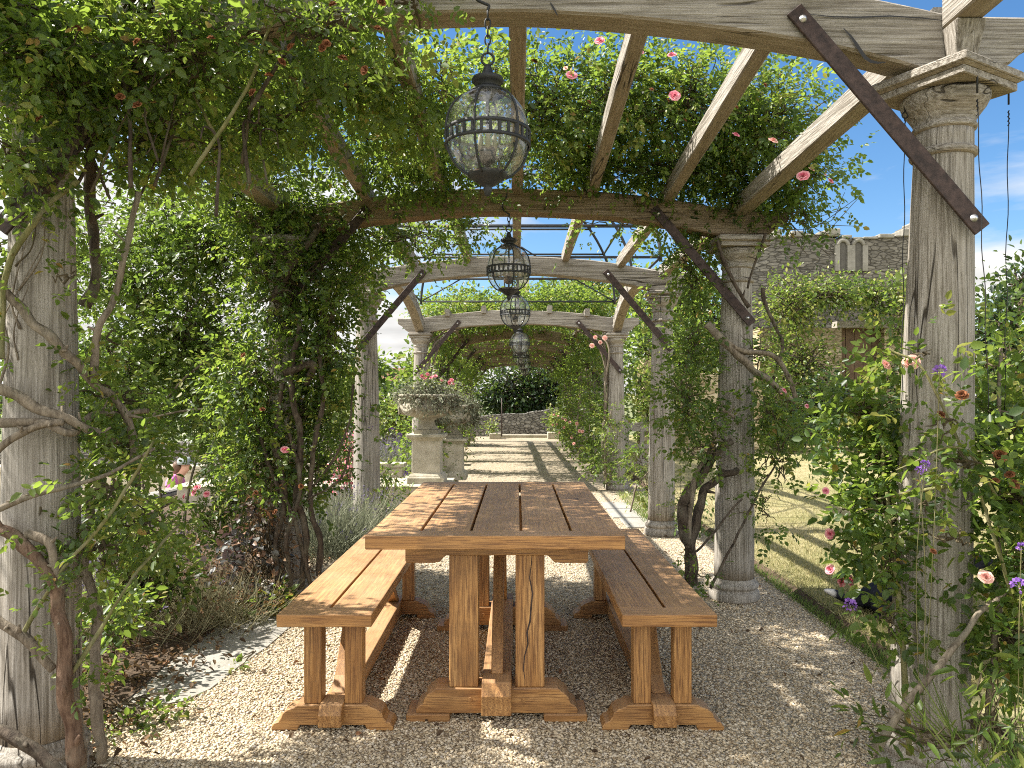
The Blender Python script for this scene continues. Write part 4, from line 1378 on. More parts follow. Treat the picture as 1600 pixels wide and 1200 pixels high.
# ---- the rose on the first left column: the dark mass over the near beam
r1 = empty('climbing_rose', at(120, 1190, 2.62), 'climbing rose with thick twisted grey canes clasping the nearest left column', 'climbing rose')
c = Crown()
for px, py, Y, rx, ry, rY, n in ((90, 100, 2.35, 130, 80, .26, 84), (300, 90, 2.45, 130, 60, .26, 62), (500, 50, 2.45, 90, 36, .22, 40), (640, 10, 2.45, 50, 24, .16, 14),
                                 (30, 255, 2.35, 60, 40, .25, 26), (235, 215, 2.75, 110, 60, .26, 54), (410, 190, 3.0, 90, 60, .3, 50), (10, 10, 2.3, 90, 60, .26, 40),
                                 (230, 0, 2.5, 160, 40, .26, 50), (10, 420, 2.75, 36, 50, .2, 10)):
    q, r = B(px, py, Y, rx, ry, rY)
    c.blob(q, r, n, 8, .06, .028, .6, .35, .02)
for px, py, Y, rx, ry, rY, n in ((110, 430, 2.45, 26, 26, .08, 5), (180, 760, 2.55, 40, 24, .16, 15), (160, 860, 2.55, 40, 60, .10, 14), (60, 800, 2.4, 10, 10, .06, 1), (205, 700, 2.8, 40, 30, .2, 24), (225, 810, 2.8, 36, 44, .2, 22), (190, 620, 2.8, 40, 36, .2, 18), (170, 540, 2.8, 30, 40, .2, 10)):
    q, r = B(px, py, Y, rx, ry, rY)
    c.blob(q, r, n, 6, .055, .028, .5, .3, .05)
# spread over the roof of the first bay and the bay overhead
def roof(c, x0, x1, y0, y1, z0, z1, n, per, size, tint=0.0, skip=None):
    for k in range(n):
        q = (x0+(x1-x0)*rng.random(), y0+(y1-y0)*rng.random(), z0+(z1-z0)*rng.random())
        if skip and skip(q): continue
        c.blob(q, (.20, .20, .12), 5, per, .07, size, .5, .25, tint, twigs=True)
roof(c, -2.0, -.75, 2.75, 3.7, 2.64, 3.0, 62, 8, .032)
roof(c, -2.0, -.1, 1.2, 2.4, 2.78, 3.1, 20, 7, .034)  # unseen canopy over the camera, added for its shade
roof(c, -3.3, -1.75, 2.15, 2.95, 2.3, 2.9, 34, 8, .034)             # unseen foliage added outside the frame to shade the near gravel
for px, py, Y, rx, ry, rY, n in ((330, 225, 3.3, 70, 50, .3, 40), (600, 120, 3.3, 80, 50, .3, 50), (690, 130, 3.6, 50, 50, .25, 36), (520, 120, 3.1, 70, 50, .25, 40), (640, 190, 3.8, 60, 40, .3, 40)):
    q, r = B(px, py, Y, rx, ry, rY)
    c.blob(q, r, n, 8, .065, .030, .55, .3, .14)
for pts, n in (([(-20, 600, 2.41), (60, 632, 2.41), (150, 668, 2.5), (200, 690, 2.62)], 26), ([(-10, 430, 2.41), (90, 535, 2.43), (175, 620, 2.62), (215, 760, 2.7)], 40), ([(5, 560, 2.40), (20, 400, 2.40), (120, 280, 2.42)], 26),
               ([(30, 1000, 2.38), (150, 830, 2.4), (240, 690, 2.48)], 34), ([(110, 1055, 2.40), (210, 900, 2.48), (280, 820, 2.68)], 34), ([(150, 1060, 2.52), (130, 860, 2.58), (140, 780, 2.62)], 24), ([(70, 900, 2.39), (110, 1000, 2.4), (120, 1100, 2.4)], 12)):
    c.along(spline([at(*q) for q in pts], 6), n, .09, .026, .05)
c.leaves('foliage', M['rose_leaf'], r1)
c.twigs('twigs', M['twig'], r1, .003)
cane(r1, [(118, 1195, 2.40), (105, 1080, 2.40), (92, 960, 2.41), (70, 890, 2.41), (20, 835, 2.42), (-30, 815, 2.45)], .024, .017, 'red_bark')
cane(r1, [(128, 1200, 2.46), (118, 1100, 2.44), (100, 980, 2.43), (88, 900, 2.42), (75, 850, 2.42), (40, 830, 2.42)], .016, .012, 'cane')
cane(r1, [(-20, 955, 2.40), (20, 985, 2.40), (50, 1010, 2.40), (85, 1045, 2.41)], .016, .014, 'cane')
cane(r1, [(-30, 1135, 2.38), (30, 1160, 2.36), (80, 1195, 2.36), (120, 1240, 2.36)], .020, .017, 'bark')
cane(r1, [(-20, 600, 2.43), (20, 615, 2.43), (60, 637, 2.44), (110, 655, 2.46), (150, 672, 2.52), (185, 690, 2.62)], .017, .012, 'cane')
cane(r1, [(-20, 662, 2.43), (30, 658, 2.43), (70, 662, 2.44), (110, 675, 2.46), (150, 650, 2.60), (230, 645, 2.8)], .016, .009, 'cane')
cane(r1, [(-10, 708, 2.40), (20, 685, 2.41), (55, 668, 2.42), (100, 660, 2.44)], .013, .010, 'cane')
cane(r1, [(-10, 430, 2.43), (40, 490, 2.44), (90, 540, 2.46), (140, 590, 2.55), (175, 620, 2.65), (205, 670, 2.7), (215, 760, 2.75)], .016, .012, 'cane')
cane(r1, [(150, 598, 2.55), (148, 550, 2.55), (160, 500, 2.55), (180, 455, 2.6), (195, 400, 2.6), (215, 300, 2.6)], .014, .009, 'cane')
cane(r1, [(130, 480, 2.95), (150, 420, 2.95), (143, 350, 2.9), (138, 290, 2.8), (150, 200, 2.75)], .022, .018, 'bark')
cane(r1, [(5, 560, 2.42), (4, 470, 2.42), (20, 400, 2.42), (60, 340, 2.42), (120, 280, 2.45)], .010, .008, 'green_cane')
cane(r1, [(160, 1190, 2.55), (150, 1060, 2.55), (150, 960, 2.58), (130, 860, 2.6), (140, 780, 2.65)], .020, .012, 'cane')
cane(r1, [(30, 1000, 2.40), (90, 900, 2.42), (150, 830, 2.42), (200, 760, 2.45), (240, 690, 2.5)], .007, .004, 'green_cane')
cane(r1, [(110, 1055, 2.42), (160, 980, 2.45), (210, 900, 2.5), (280, 820, 2.7)], .007, .004, 'green_cane')
cane(r1, [(-10, 800, 2.36), (60, 770, 2.38), (110, 760, 2.4), (180, 735, 2.5), (240, 700, 2.6)], .010, .005, 'cane')
for k in range(30):
    x0 = random.uniform(20, 420); dx = random.uniform(-160, 330)
    y0 = random.uniform(140, 330); y1 = max(2, y0-random.uniform(60, 280)); Yc = random.uniform(2.35, 2.75)
    cane(r1, [(x0, y0+random.uniform(0, 50), Yc), (x0+dx*.35+random.uniform(-30, 30), y0*.6+y1*.4-random.uniform(-10, 50), Yc+.03), (x0+dx*.7, y1+random.uniform(0, 40), Yc+.02), (x0+dx, y1+random.uniform(-20, 60), Yc)], random.uniform(.003, .0075), .002, random.choice(['green_cane', 'bark', 'bark', 'twig']), 7, .12, 6)
cane(r1, [(60, 300, 2.5), (110, 230, 2.5), (150, 180, 2.5), (200, 130, 2.52), (260, 95, 2.55)], .022, .014, 'bark')
for k in range(14):                                                # thin bare shoots against the sky at the edge
    x0 = random.uniform(-30, 40); y0 = random.uniform(300, 620)
    cane(r1, [(x0, y0, 2.5), (x0+random.uniform(-20, 40), y0-random.uniform(40, 90), 2.5), (x0+random.uniform(-20, 90), y0-random.uniform(110, 230), 2.5)], random.uniform(.003, .006), .0015, random.choice(['twig', 'cane']), 6, .15, 5)
for px, py in ((215, 66), (455, 74), (505, 75), (520, 8), (595, 3), (440, 97), (535, 92), (570, 110), (250, 25), (510, 68), (395, 145), (215, 165), (188, 152), (62, 186), (590, 45), (330, 60), (420, 118), (120, 45)):
    bloom(r1, at(px, py, 2.22), 'faded', .55)

# ---- the rose on the second left column and the thicket beside it
r2 = empty('climbing_rose', at(455, 930, 4.75), 'dense climbing rose swallowing the second left column, dark stems bundled at its foot', 'climbing rose')
c = Crown()
for px, py, Y, rx, ry, rY, n, tn in ((450, 340, 4.9, 120, 70, .35, 130, -.08), (440, 440, 4.7, 80, 100, .28, 105, -.05), (505, 520, 4.8, 55, 110, .28, 100, -.02), (395, 600, 4.75, 70, 100, .28, 95, .05),
                                     (480, 640, 4.85, 75, 80, .28, 95, .0), (410, 715, 4.7, 70, 70, .28, 70, .03), (520, 430, 5.0, 60, 90, .3, 60, -.05), (540, 360, 5.1, 70, 45, .3, 50, -.05),
                                     (640, 365, 5.3, 110, 28, .3, 55, -.08), (720, 350, 5.3, 60, 22, .25, 16, -.08), (480, 740, 4.8, 60, 60, .25, 36, -.05), (390, 300, 4.8, 110, 60, .4, 70, 0.0), (560, 420, 5.3, 22, 60, .2, 16, .0)):
    q, r = B(px, py, Y, rx, ry, rY)
    c.blob(q, r, n, 9, .075, .030, .5, .3, tn)
roof(c, -2.0, -.55, 3.75, 4.75, 2.62, 3.0, 64, 8, .032)
c.leaves('foliage', M['rose_leaf'], r2)
c.twigs('twigs', M['twig'], r2, .003)
for pts, r0 in (([(470, 920, 4.6), (478, 840, 4.6), (462, 770, 4.62), (470, 690, 4.62), (455, 600, 4.62), (470, 500, 4.62)], .022),
                ([(498, 900, 4.62), (500, 840, 4.62), (485, 790, 4.62), (490, 700, 4.62), (505, 620, 4.64), (495, 540, 4.64)], .018),
                ([(440, 930, 4.58), (430, 850, 4.58), (445, 770, 4.6), (430, 690, 4.6), (440, 600, 4.62)], .020),
                ([(455, 925, 4.56), (448, 840, 4.56), (470, 760, 4.58), (450, 670, 4.6)], .016),
                ([(485, 915, 4.58), (470, 850, 4.58), (455, 800, 4.58), (425, 740, 4.6), (400, 660, 4.65)], .015),
                ([(430, 470, 4.66), (450, 420, 4.64), (475, 390, 4.64), (500, 350, 4.7)], .03),
                ([(445, 580, 4.62), (470, 575, 4.6), (490, 570, 4.6), (478, 600, 4.66)], .026),
                ([(490, 760, 4.62), (520, 720, 4.6), (545, 660, 4.6), (552, 600, 4.62)], .008),
                ([(480, 780, 4.6), (530, 750, 4.6), (548, 700, 4.6)], .007)):
    cane(r2, pts, r0, r0*.7, 'bark')
for px, py, kd in ((445, 703, 'pink'), (600, 120, 'faded'), (410, 640, 'faded'), (430, 800, 'faded'), (400, 770, 'faded'), (470, 760, 'faded'), (380, 555, 'faded')):
    bloom(r2, at(px, py, 4.4), kd, .6)

r3 = empty('shrub_rose', at(270, 900, 5.5), 'tall loose shrub rose with backlit yellow-green leaves behind the nearest left column', 'rose bush')
c = Crown()
for px, py, Y, rx, ry, rY, n, tn in ((330, 380, 5.2, 110, 90, .35, 150, .0), (220, 440, 5.4, 110, 110, .35, 150, .05), (300, 530, 5.3, 110, 100, .35, 150, .06), (190, 590, 5.3, 100, 90, .35, 110, .0),
                                     (330, 640, 5.2, 80, 60, .3, 55, .05), (150, 660, 5.2, 80, 60, .3, 40, 0), (250, 330, 5.3, 120, 80, .4, 70, .08), (130, 380, 5.5, 90, 100, .4, 50, .05), (20, 560, 5.0, 60, 120, .3, 30, .05)):
    q, r = B(px, py, Y, rx, ry, rY)
    c.blob(q, r, n, 8, .085, .034, .5, .2, tn)
c.leaves('foliage', M['bright_leaf'], r3)
c.twigs('twigs', M['twig'], r3, .003)
for pts in ([(270, 900, 5.4), (250, 760, 5.4), (270, 600, 5.3), (330, 450, 5.2), (400, 330, 5.2)], [(260, 900, 5.4), (220, 740, 5.4), (200, 600, 5.4), (220, 450, 5.4), (260, 330, 5.4)],
            [(280, 900, 5.4), (300, 740, 5.3), (350, 620, 5.2), (400, 520, 5.2), (440, 450, 5.1)], [(210, 690, 5.2), (280, 600, 5.1), (350, 545, 5.0), (420, 500, 5.0)],
            [(200, 660, 5.2), (300, 640, 5.0), (380, 640, 5.0)], [(160, 700, 5.2), (240, 560, 5.2), (300, 480, 5.2), (340, 430, 5.2)]):
    cane(r3, pts, .010, .004, 'cane', 8, .15, 7)

r4 = empty('shrub_rose', at(370, 860, 5.0), 'low yellow-green shrub rose with a few bright pink blooms, in front of the person', 'rose bush')
c = Crown()
for px, py, Y, rx, ry, rY, n, tn in ((360, 730, 5.6, 45, 40, .25, 60, .22), (385, 790, 5.3, 60, 50, .25, 60, .1), (320, 810, 5.2, 50, 40, .25, 36, .1)):
    q, r = B(px, py, Y, rx, ry, rY)
    c.blob(q, r, n, 9, .07, .026, .5, .1, tn)
c.leaves('foliage', M['bright_leaf'], r4); c.twigs('twigs', M['twig'], r4)
for px, py in ((288, 776), (303, 770), (308, 762), (323, 772), (296, 838)):
    bloom(r4, at(px, py, 5.0), 'pink', .6)
for k in range(5):
    cane(r4, [(370+k*6-12, 870, 5.1), (360+k*9-18, 800, 5.2), (345+k*14-24, 745, 5.3)], .006, .003, 'green_cane', 6, .1, 6)

# ---- the rose over the roof and on the second right column
r5 = empty('climbing_rose', at(1088, 915, 4.55), 'pink climbing rose with gnarled dark trunk on the second right column, roofing the bay', 'climbing rose')
c = Crown()
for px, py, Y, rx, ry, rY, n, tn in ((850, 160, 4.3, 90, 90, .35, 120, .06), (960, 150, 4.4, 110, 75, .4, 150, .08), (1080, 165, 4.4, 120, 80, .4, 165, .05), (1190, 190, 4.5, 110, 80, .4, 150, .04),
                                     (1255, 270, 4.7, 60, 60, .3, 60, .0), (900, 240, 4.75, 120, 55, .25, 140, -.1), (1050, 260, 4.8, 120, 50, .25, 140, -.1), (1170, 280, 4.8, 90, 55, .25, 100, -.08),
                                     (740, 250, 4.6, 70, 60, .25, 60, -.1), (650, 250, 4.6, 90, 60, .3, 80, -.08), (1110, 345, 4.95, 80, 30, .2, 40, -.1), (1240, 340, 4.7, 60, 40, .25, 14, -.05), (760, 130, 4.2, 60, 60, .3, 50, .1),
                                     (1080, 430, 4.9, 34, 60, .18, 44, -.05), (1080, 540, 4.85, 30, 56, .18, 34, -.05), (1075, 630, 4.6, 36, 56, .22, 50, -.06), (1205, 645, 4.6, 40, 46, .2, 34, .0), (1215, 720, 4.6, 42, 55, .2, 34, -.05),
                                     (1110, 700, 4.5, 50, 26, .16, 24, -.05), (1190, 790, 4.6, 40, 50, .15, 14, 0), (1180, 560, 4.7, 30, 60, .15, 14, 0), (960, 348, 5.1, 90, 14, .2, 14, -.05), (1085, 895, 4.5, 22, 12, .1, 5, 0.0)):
    q, r = B(px, py, Y, rx, ry, rY)
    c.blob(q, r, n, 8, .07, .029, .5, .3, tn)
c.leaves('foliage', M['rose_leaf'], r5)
c.twigs('twigs', M['twig'], r5, .003)
for pts, r0, r1_ in (([(1080, 915, 4.55), (1078, 860, 4.55), (1066, 815, 4.55), (1075, 770, 4.55), (1105, 730, 4.56), (1125, 705, 4.58), (1140, 690, 4.6)], .040, .020),
                     ([(1082, 900, 4.57), (1080, 850, 4.57), (1092, 800, 4.58), (1100, 770, 4.6), (1125, 745, 4.62), (1150, 735, 4.66)], .032, .020),
                     ([(1074, 855, 4.53), (1078, 810, 4.53), (1085, 750, 4.53), (1110, 700, 4.55), (1120, 650, 4.58)], .018, .010),
                     ([(1105, 505, 4.66), (1130, 535, 4.62), (1170, 570, 4.6), (1205, 600, 4.62), (1240, 628, 4.66)], .026, .016),
                     ([(1125, 530, 4.62), (1160, 548, 4.6), (1205, 555, 4.62), (1228, 580, 4.64), (1243, 625, 4.66)], .018, .013),
                     ([(1190, 450, 4.7), (1196, 480, 4.7), (1212, 510, 4.7), (1222, 545, 4.72), (1205, 600, 4.72)], .012, .010),
                     ([(1120, 375, 4.66), (1132, 410, 4.64), (1152, 450, 4.64), (1170, 480, 4.66)], .012, .012),
                     ([(1196, 365, 4.64), (1180, 410, 4.64), (1168, 450, 4.64)], .009, .007),
                     ([(1110, 920, 4.5), (1130, 880, 4.5), (1155, 830, 4.5), (1185, 770, 4.55), (1215, 720, 4.6)], .010, .005),
                     ([(1075, 870, 4.5), (1100, 850, 4.5), (1140, 800, 4.5), (1160, 780, 4.52)], .008, .005),
                     ([(1120, 635, 4.6), (1140, 645, 4.58), (1158, 660, 4.58)], .013, .008)):
    cane(r5, pts, r0, r1_, 'bark' if r0 > .027 or r0 < .0125 else 'cane')
for k in range(12):                                                # bare shoots hanging at the outer end of the beam
    x0 = random.uniform(1170, 1260)
    cane(r5, [(x0, random.uniform(300, 350), 4.75), (x0+random.uniform(15, 60), random.uniform(320, 370), 4.7), (x0+random.uniform(40, 110), random.uniform(300, 400), 4.65)], .0035, .0015, 'twig', 6, .1, 5)
for px, py, kd, Y, s in ((893, 118, 'pink', 3.95, 1.0), (1050, 86, 'pink', 4.0, .9), (1054, 150, 'pink', 3.9, .9), (1000, 80, 'pink', 4.0, .9), (937, 64, 'pink', 4.0, .9), (990, 90, 'pale', 4.0, .7), (812, 58, 'pink', 4.0, .6),
                         (1256, 248, 'pink', 4.2, 1.2), (1255, 275, 'pink', 4.2, 1.1), (1208, 220, 'pale', 4.1, .9), (1268, 265, 'pale', 4.2, .7), (1150, 211, 'pink', 4.1, .7), (1298, 283, 'pink', 4.4, .6),
                         (1150, 168, 'faded', 4.0, .8), (835, 95, 'faded', 4.0, .9), (920, 160, 'faded', 4.0, .8), (1018, 140, 'faded', 4.0, .7), (870, 220, 'faded', 4.3, .7), (1195, 133, 'faded', 4.1, .8), (1070, 188, 'faded', 4.0, .7), (920, 230, 'faded', 4.4, .7),
                         (1225, 610, 'pink', 4.35, .6), (1262, 635, 'pink', 4.35, .6), (1290, 767, 'pink', 4.35, .7)):
    s *= .75
    bloom(r5, at(px, py, Y), kd, s)
    if kd == 'pink' and random.random() < .6: bloom(r5, at(px+random.uniform(-16, 16), py+random.uniform(-12, 14), Y), random.choice(['pink', 'pale', 'faded']), s*random.uniform(.4, .7))

# ---- the rose bush round the first right column
r6 = empty('climbing_rose', at(1420, 1180, 2.5), 'leafy pink and apricot rose growing round the foot of the nearest right column', 'climbing rose')
c = Crown()
for px, py, Y, rx, ry, rY, n, tn in ((1365, 640, 2.8, 44, 24, .16, 26, .15), (1325, 655, 2.85, 24, 12, .1, 9, .15), (1385, 720, 2.75, 34, 34, .16, 24, .15), (1375, 790, 2.7, 28, 40, .16, 20, .12), (1335, 790, 2.8, 22, 10, .08, 5, 0),
                                     (1392, 870, 2.6, 20, 40, .12, 14, .1), (1392, 970, 2.5, 12, 50, .1, 11, .1), (1345, 860, 2.75, 14, 16, .06, 3, 0), (1585, 560, 2.75, 26, 40, .16, 17, .2), (1590, 660, 2.6, 34, 40, .18, 24, .15),
                                     (1580, 770, 2.5, 36, 46, .2, 30, .12), (1590, 880, 2.45, 30, 46, .2, 24, .12), (1590, 1000, 2.4, 34, 60, .18, 26, .12), (1480, 655, 2.32, 30, 6, .06, 4, .15), (1500, 720, 2.32, 34, 18, .08, 7, .25), (1440, 555, 2.42, 26, 6, .06, 3, .15),
                                     (1545, 570, 2.38, 14, 10, .06, 2, .3), (1440, 790, 2.38, 16, 10, .06, 3, .1), (1490, 840, 2.32, 30, 14, .08, 5, .2), (1385, 575, 2.9, 20, 14, .12, 6, .25), (1405, 500, 3.0, 12, 24, .1, 6, .3), (1595, 480, 2.9, 10, 14, .1, 3, .2)):
    q, r = B(px, py, Y, rx, ry, rY)
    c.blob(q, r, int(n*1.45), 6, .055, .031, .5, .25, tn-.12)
c.leaves('foliage', M['rose_leaf'], r6, fold=.2)
c.twigs('twigs', M['twig'], r6, .0028)
for pts, r0 in (([(1370, 1170, 2.28), (1400, 1120, 2.28), (1440, 1070, 2.28), (1480, 1025, 2.3), (1530, 960, 2.35), (1580, 920, 2.4)], .014), ([(1420, 1180, 2.5), (1410, 1000, 2.5), (1395, 850, 2.6), (1380, 720, 2.7), (1370, 600, 2.8)], .010),
                ([(1540, 1180, 2.5), (1555, 1000, 2.45), (1565, 850, 2.5), (1560, 680, 2.6), (1565, 540, 2.7)], .012), ([(1600, 1000, 2.4), (1540, 800, 2.35), (1450, 590, 2.35), (1390, 545, 2.4)], .006),
                ([(1560, 780, 2.35), (1500, 700, 2.3), (1400, 735, 2.4)], .005), ([(1480, 760, 2.3), (1420, 770, 2.4), (1370, 780, 2.6)], .006), ([(1415, 830, 2.4), (1370, 850, 2.6), (1320, 860, 2.75)], .004)):
    cane(r6, pts, r0, r0*.5, 'green_cane' if r0 < .011 else 'cane', 8, .12, 7)
for px, py, kd, Y, s in ((1425, 566, 'pale', 2.42, .7), (1384, 570, 'pale', 2.7, .5), (1296, 834, 'pink', 2.75, .45), (1297, 890, 'pink', 2.75, .5), (1314, 909, 'pink', 2.75, .55), (1328, 907, 'pink', 2.75, .5), (1540, 902, 'pale', 2.25, .5),
                         (1503, 618, 'faded', 2.25, .7), (1470, 648, 'faded', 2.25, .6), (1562, 713, 'faded', 2.2, .75), (1578, 742, 'faded', 2.2, .6), (1555, 752, 'faded', 2.2, .6), (1584, 757, 'faded', 2.2, .7), (1458, 862, 'faded', 2.2, .5), (1420, 568, 'pale', 2.4, .6)):
    bloom(r6, at(px, py, Y), kd, s)

# small young roses on the third and fourth right columns
r7 = empty('climbing_rose', at(1000, 820, 7.3), 'young sparse rose trained on the third right column', 'climbing rose')
c = Crown()
for px, py, Y, rx, ry, rY, n in ((1005, 735, 7.3, 30, 60, .2, 22), (1020, 640, 7.2, 18, 50, .15, 12), (1070, 790, 6.9, 30, 30, .2, 12), (1015, 560, 7.2, 16, 40, .12, 8)):
    q, r = B(px, py, Y, rx, ry, rY); c.blob(q, r, n, 6, .07, .034, .5, .2, .2)
c.leaves('foliage', M['bright_leaf'], r7); c.twigs('twigs', M['twig'], r7)
cane(r7, [(985, 800, 7.2), (995, 760, 7.2), (1018, 730, 7.1), (1024, 690, 7.0), (1020, 600, 7.0)], .009, .004, 'cane', 8, .1, 6)
r8 = empty('climbing_rose', at(945, 760, 10.2), 'small pale green rose at the foot of the fourth right column', 'climbing rose')
c = Crown()
for px, py, Y, rx, ry, rY, n in ((945, 720, 10.2, 16, 32, .2, 26), (952, 660, 10.2, 12, 40, .15, 14)):
    q, r = B(px, py, Y, rx, ry, rY); c.blob(q, r, n, 7, .08, .04, .5, .2, .1)
c.leaves('foliage', M['bright_leaf'], r8); c.twigs('twigs', M['twig'], r8)
cane(r8, [(947, 755, 10.15), (945, 700, 10.1), (955, 640, 10.15)], .010, .005, 'cane', 6, .1, 6)

# ---- roses of the far tunnel, one to a column
FAR = [(4, 1, 'first rose of the far tunnel on the right, spilling onto the path'), (5, 1, 'second rose of the far tunnel on the right-hand columns'), (6, 1, 'third rose of the far tunnel on the right-hand columns'),
       (7, 1, 'fourth rose of the far tunnel on the right-hand columns'), (8, 1, 'rose on the last but one right-hand column by the tan stone block'),
       (4, 0, 'first rose of the far tunnel on the left, right behind the farther urn'), (5, 0, 'second rose of the far tunnel on the left-hand columns'), (6, 0, 'third rose of the far tunnel on the left-hand columns'),
       (7, 0, 'fourth rose of the far tunnel on the left-hand columns'), (8, 0, 'rose on the last but one left-hand column by the path end')]
for i, side, lab in FAR:
    A = ARCH[i]; Bq = ARCH[i+1]
    x = A[2] if side else A[1]; sg = 1 if side else -1
    Y0 = A[0]; Y1 = Bq[0]
    if i == 4: Y0 = 11.0 if side else 11.6
    o = empty('climbing_rose', (x, (Y0+Y1)/2, 0), lab, 'climbing rose', 'roses covering the far tunnel')
    c = Crown()
    for k in range(26 if side else 13):
        y = Y0+(Y1-Y0)*rng.random() if side else A[0]+.12+.22*rng.normal(); z = (.15+1.95*rng.random())
        xo = x + sg*(.15*rng.random()-.05) - sg*(.30*max(0, 1-z/1.2))*rng.random()
        if i == 4 and not side: xo -= .0; z = z if z < 1.5 or rng.random() < .5 else z-1
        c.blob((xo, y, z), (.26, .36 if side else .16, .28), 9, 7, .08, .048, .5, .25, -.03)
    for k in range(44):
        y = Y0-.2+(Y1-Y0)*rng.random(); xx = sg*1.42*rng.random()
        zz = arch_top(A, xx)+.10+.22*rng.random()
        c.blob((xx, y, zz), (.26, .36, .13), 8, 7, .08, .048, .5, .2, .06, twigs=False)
        if k % 4 == 0: c.blob((xx*.2+sg*1.02, y, arch_bottom(A, xx*.2+sg*1.02)-.02-.14*rng.random()), (.12, .3, .10), 6, 6, .07, .045, .5, .5, -.05, twigs=False)
    if i == 4:
        for k in range(16):
            y = 10.7+1.2*rng.random(); xx = sg*(.1+1.2*rng.random())
            c.blob((xx, y, arch_top(A, xx)+.10+.14*rng.random()*(1 if abs(xx) > .45 else .3)), (.26, .3, .10), 8, 7, .07, .045, .5, .1, .2, twigs=False)
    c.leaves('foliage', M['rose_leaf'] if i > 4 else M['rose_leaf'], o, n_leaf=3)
    c.twigs('twigs', M['twig'], o, .004, .6)
    for k in range(4):
        xx = x-sg*.14; yy = A[0]+random.uniform(-.14, .14)
        pts = [(xx, yy, 0), (xx+random.uniform(-.06, .06), yy+.05, .7), (xx+random.uniform(-.05, .05), yy-.04, 1.4), (x-sg*random.uniform(.1, .3), yy, 2.0), (x-sg*random.uniform(.4, .8), yy+.3, 2.3)]
        MB().tube(spline(pts, 5), .013, 6).build('stem', M['cane'], o)
    if side:
        for k in range(3): bloom(o, (x-.42, Y0+.5*k, .35+.5*random.random()), 'pale', .7, (-.5, -1, .2))
    if i == 4 and side:
        for px, py in ((930, 527), (938, 535), (925, 540), (945, 528), (985, 445), (978, 442), (992, 448), (960, 470)): bloom(o, at(px, py, 10.3 if py > 500 else 10.9), 'pale', .85, (0, -1, .2))

# ------------------------------------------------------------------ bed plants
def plant(name, base, label, cat, blobs, mat, n_leaf=1, size=.04, aspect=.6, per=9, sigma=.05, stem_mat='twig', group=None, fold=.25, droop=.2):
    o = empty(name, base, label, cat, group)
    c = Crown()
    for px, py, Y, rx, ry, rY, n, tn in blobs:
        q, r = B(px, py, Y, rx, ry, rY)
        c.blob(q, r, n, per, sigma, size, .55, droop, tn, anchor=(base[0], base[1], base[2]+.1))
    c.leaves('foliage', M[mat], o, n_leaf, aspect, fold)
    c.twigs('stems', M[stem_mat], o, .0026, .7)
    return o
def tuft(name, base, label, cat, n, h, spread, mat, w=.004, heads=None, head_n=0, lean=.45, group=None):
    """upright stalks from one crown, optionally tipped with flower spikes"""
    o = empty(name, base, label, cat, group)
    b = np.array(base)
    p = b + np.stack([rng.normal(size=n)*spread*.45, rng.normal(size=n)*spread*.45, np.zeros(n)], 1)
    d = nrm(np.stack([rng.normal(size=n)*lean, rng.normal(size=n)*lean, np.ones(n)], 1) + (p-b)*1.4)
    L = h*(.55+.5*rng.random(n))
    nn = rnd_dirs(n)
    link('stalks', blade_mesh('stalks', p, d, nn, L, np.full(n, w), rng.random(n), .35), M[mat], o)
    if heads:
        k = rng.choice(n, min(head_n, n), replace=False)
        tip = p[k] + d[k]*L[k][:, None]*.92
        m = 7
        pp = np.repeat(tip, m, 0)+np.repeat(d[k], m, 0)*(rng.random((len(k)*m, 1))*.05-.02)
        dd = np.repeat(d[k], m, 0)*.5+rnd_dirs(len(k)*m)
        LL = np.full(len(pp), .014)
        link('flower_spikes', leaf_mesh('flower_spikes', pp, dd, rnd_dirs(len(pp)), LL, LL*.6, rng.random(len(pp))), M[heads], o)
    return o

gz = lambda x, y: (x, y, .012)
tuft('lavender', gz(-1.42, 6.2), 'silvery green lavender clump spilling towards the left bench, by the second left column', 'lavender', 900, .62, .38, 'silver_leaf', .006, 'lavender_flower', 120, .55)
tuft('lavender', gz(-1.75, 6.9), 'looser grey lavender clump just in front of the third left column', 'lavender', 500, .55, .4, 'silver_leaf', .006, 'lavender_flower', 120, .5)
for k in range(7):
    x = -1.75-.33*k; y = 11.6+.5*(k % 2)
    tuft('lavender', gz(x, y), ['lavender clump nearest the urns in the purple row behind the kerb', 'second lavender clump from the urns behind the kerb', 'third lavender clump from the urns behind the kerb', 'fourth lavender clump from the urns behind the kerb', 'fifth lavender clump from the urns behind the kerb', 'sixth lavender clump from the urns behind the kerb', 'lavender clump farthest from the urns behind the kerb'][k], 'lavender', 320, .66, .36, 'silver_leaf', .010, 'lavender_flower', 260, .4, 'lavender row behind the kerb')
tuft('dry_lavender', gz(-1.78, 4.35), 'spent brown lavender mound at the edge of the left flower bed', 'lavender', 1500, .36, .40, 'straw', .0035, 'dry_leaf', 300, .8)
tuft('dry_lavender', gz(-2.35, 4.1), 'second spent lavender mound, greyer, behind the green shrub', 'lavender', 900, .45, .36, 'straw', .004, 'lavender_flower', 300, .7)
tuft('lavender', gz(-2.9, 4.9), 'purple-grey lavender in flower beside the nearest left column', 'lavender', 500, .72, .4, 'silver_leaf', .006, 'lavender_flower', 300, .4)
plant('heuchera', gz(-1.52, 4.62), 'dusky grey leaved plant with curled dry leaves at the foot of the second left column', 'bed plant',
      [(385, 850, 4.6, 50, 70, .16, 38, .1), (345, 885, 4.5, 30, 26, .12, 10, .1), (410, 930, 4.5, 30, 26, .12, 14, .2)], 'purple_leaf', 1, .040, .8, 8, .05)
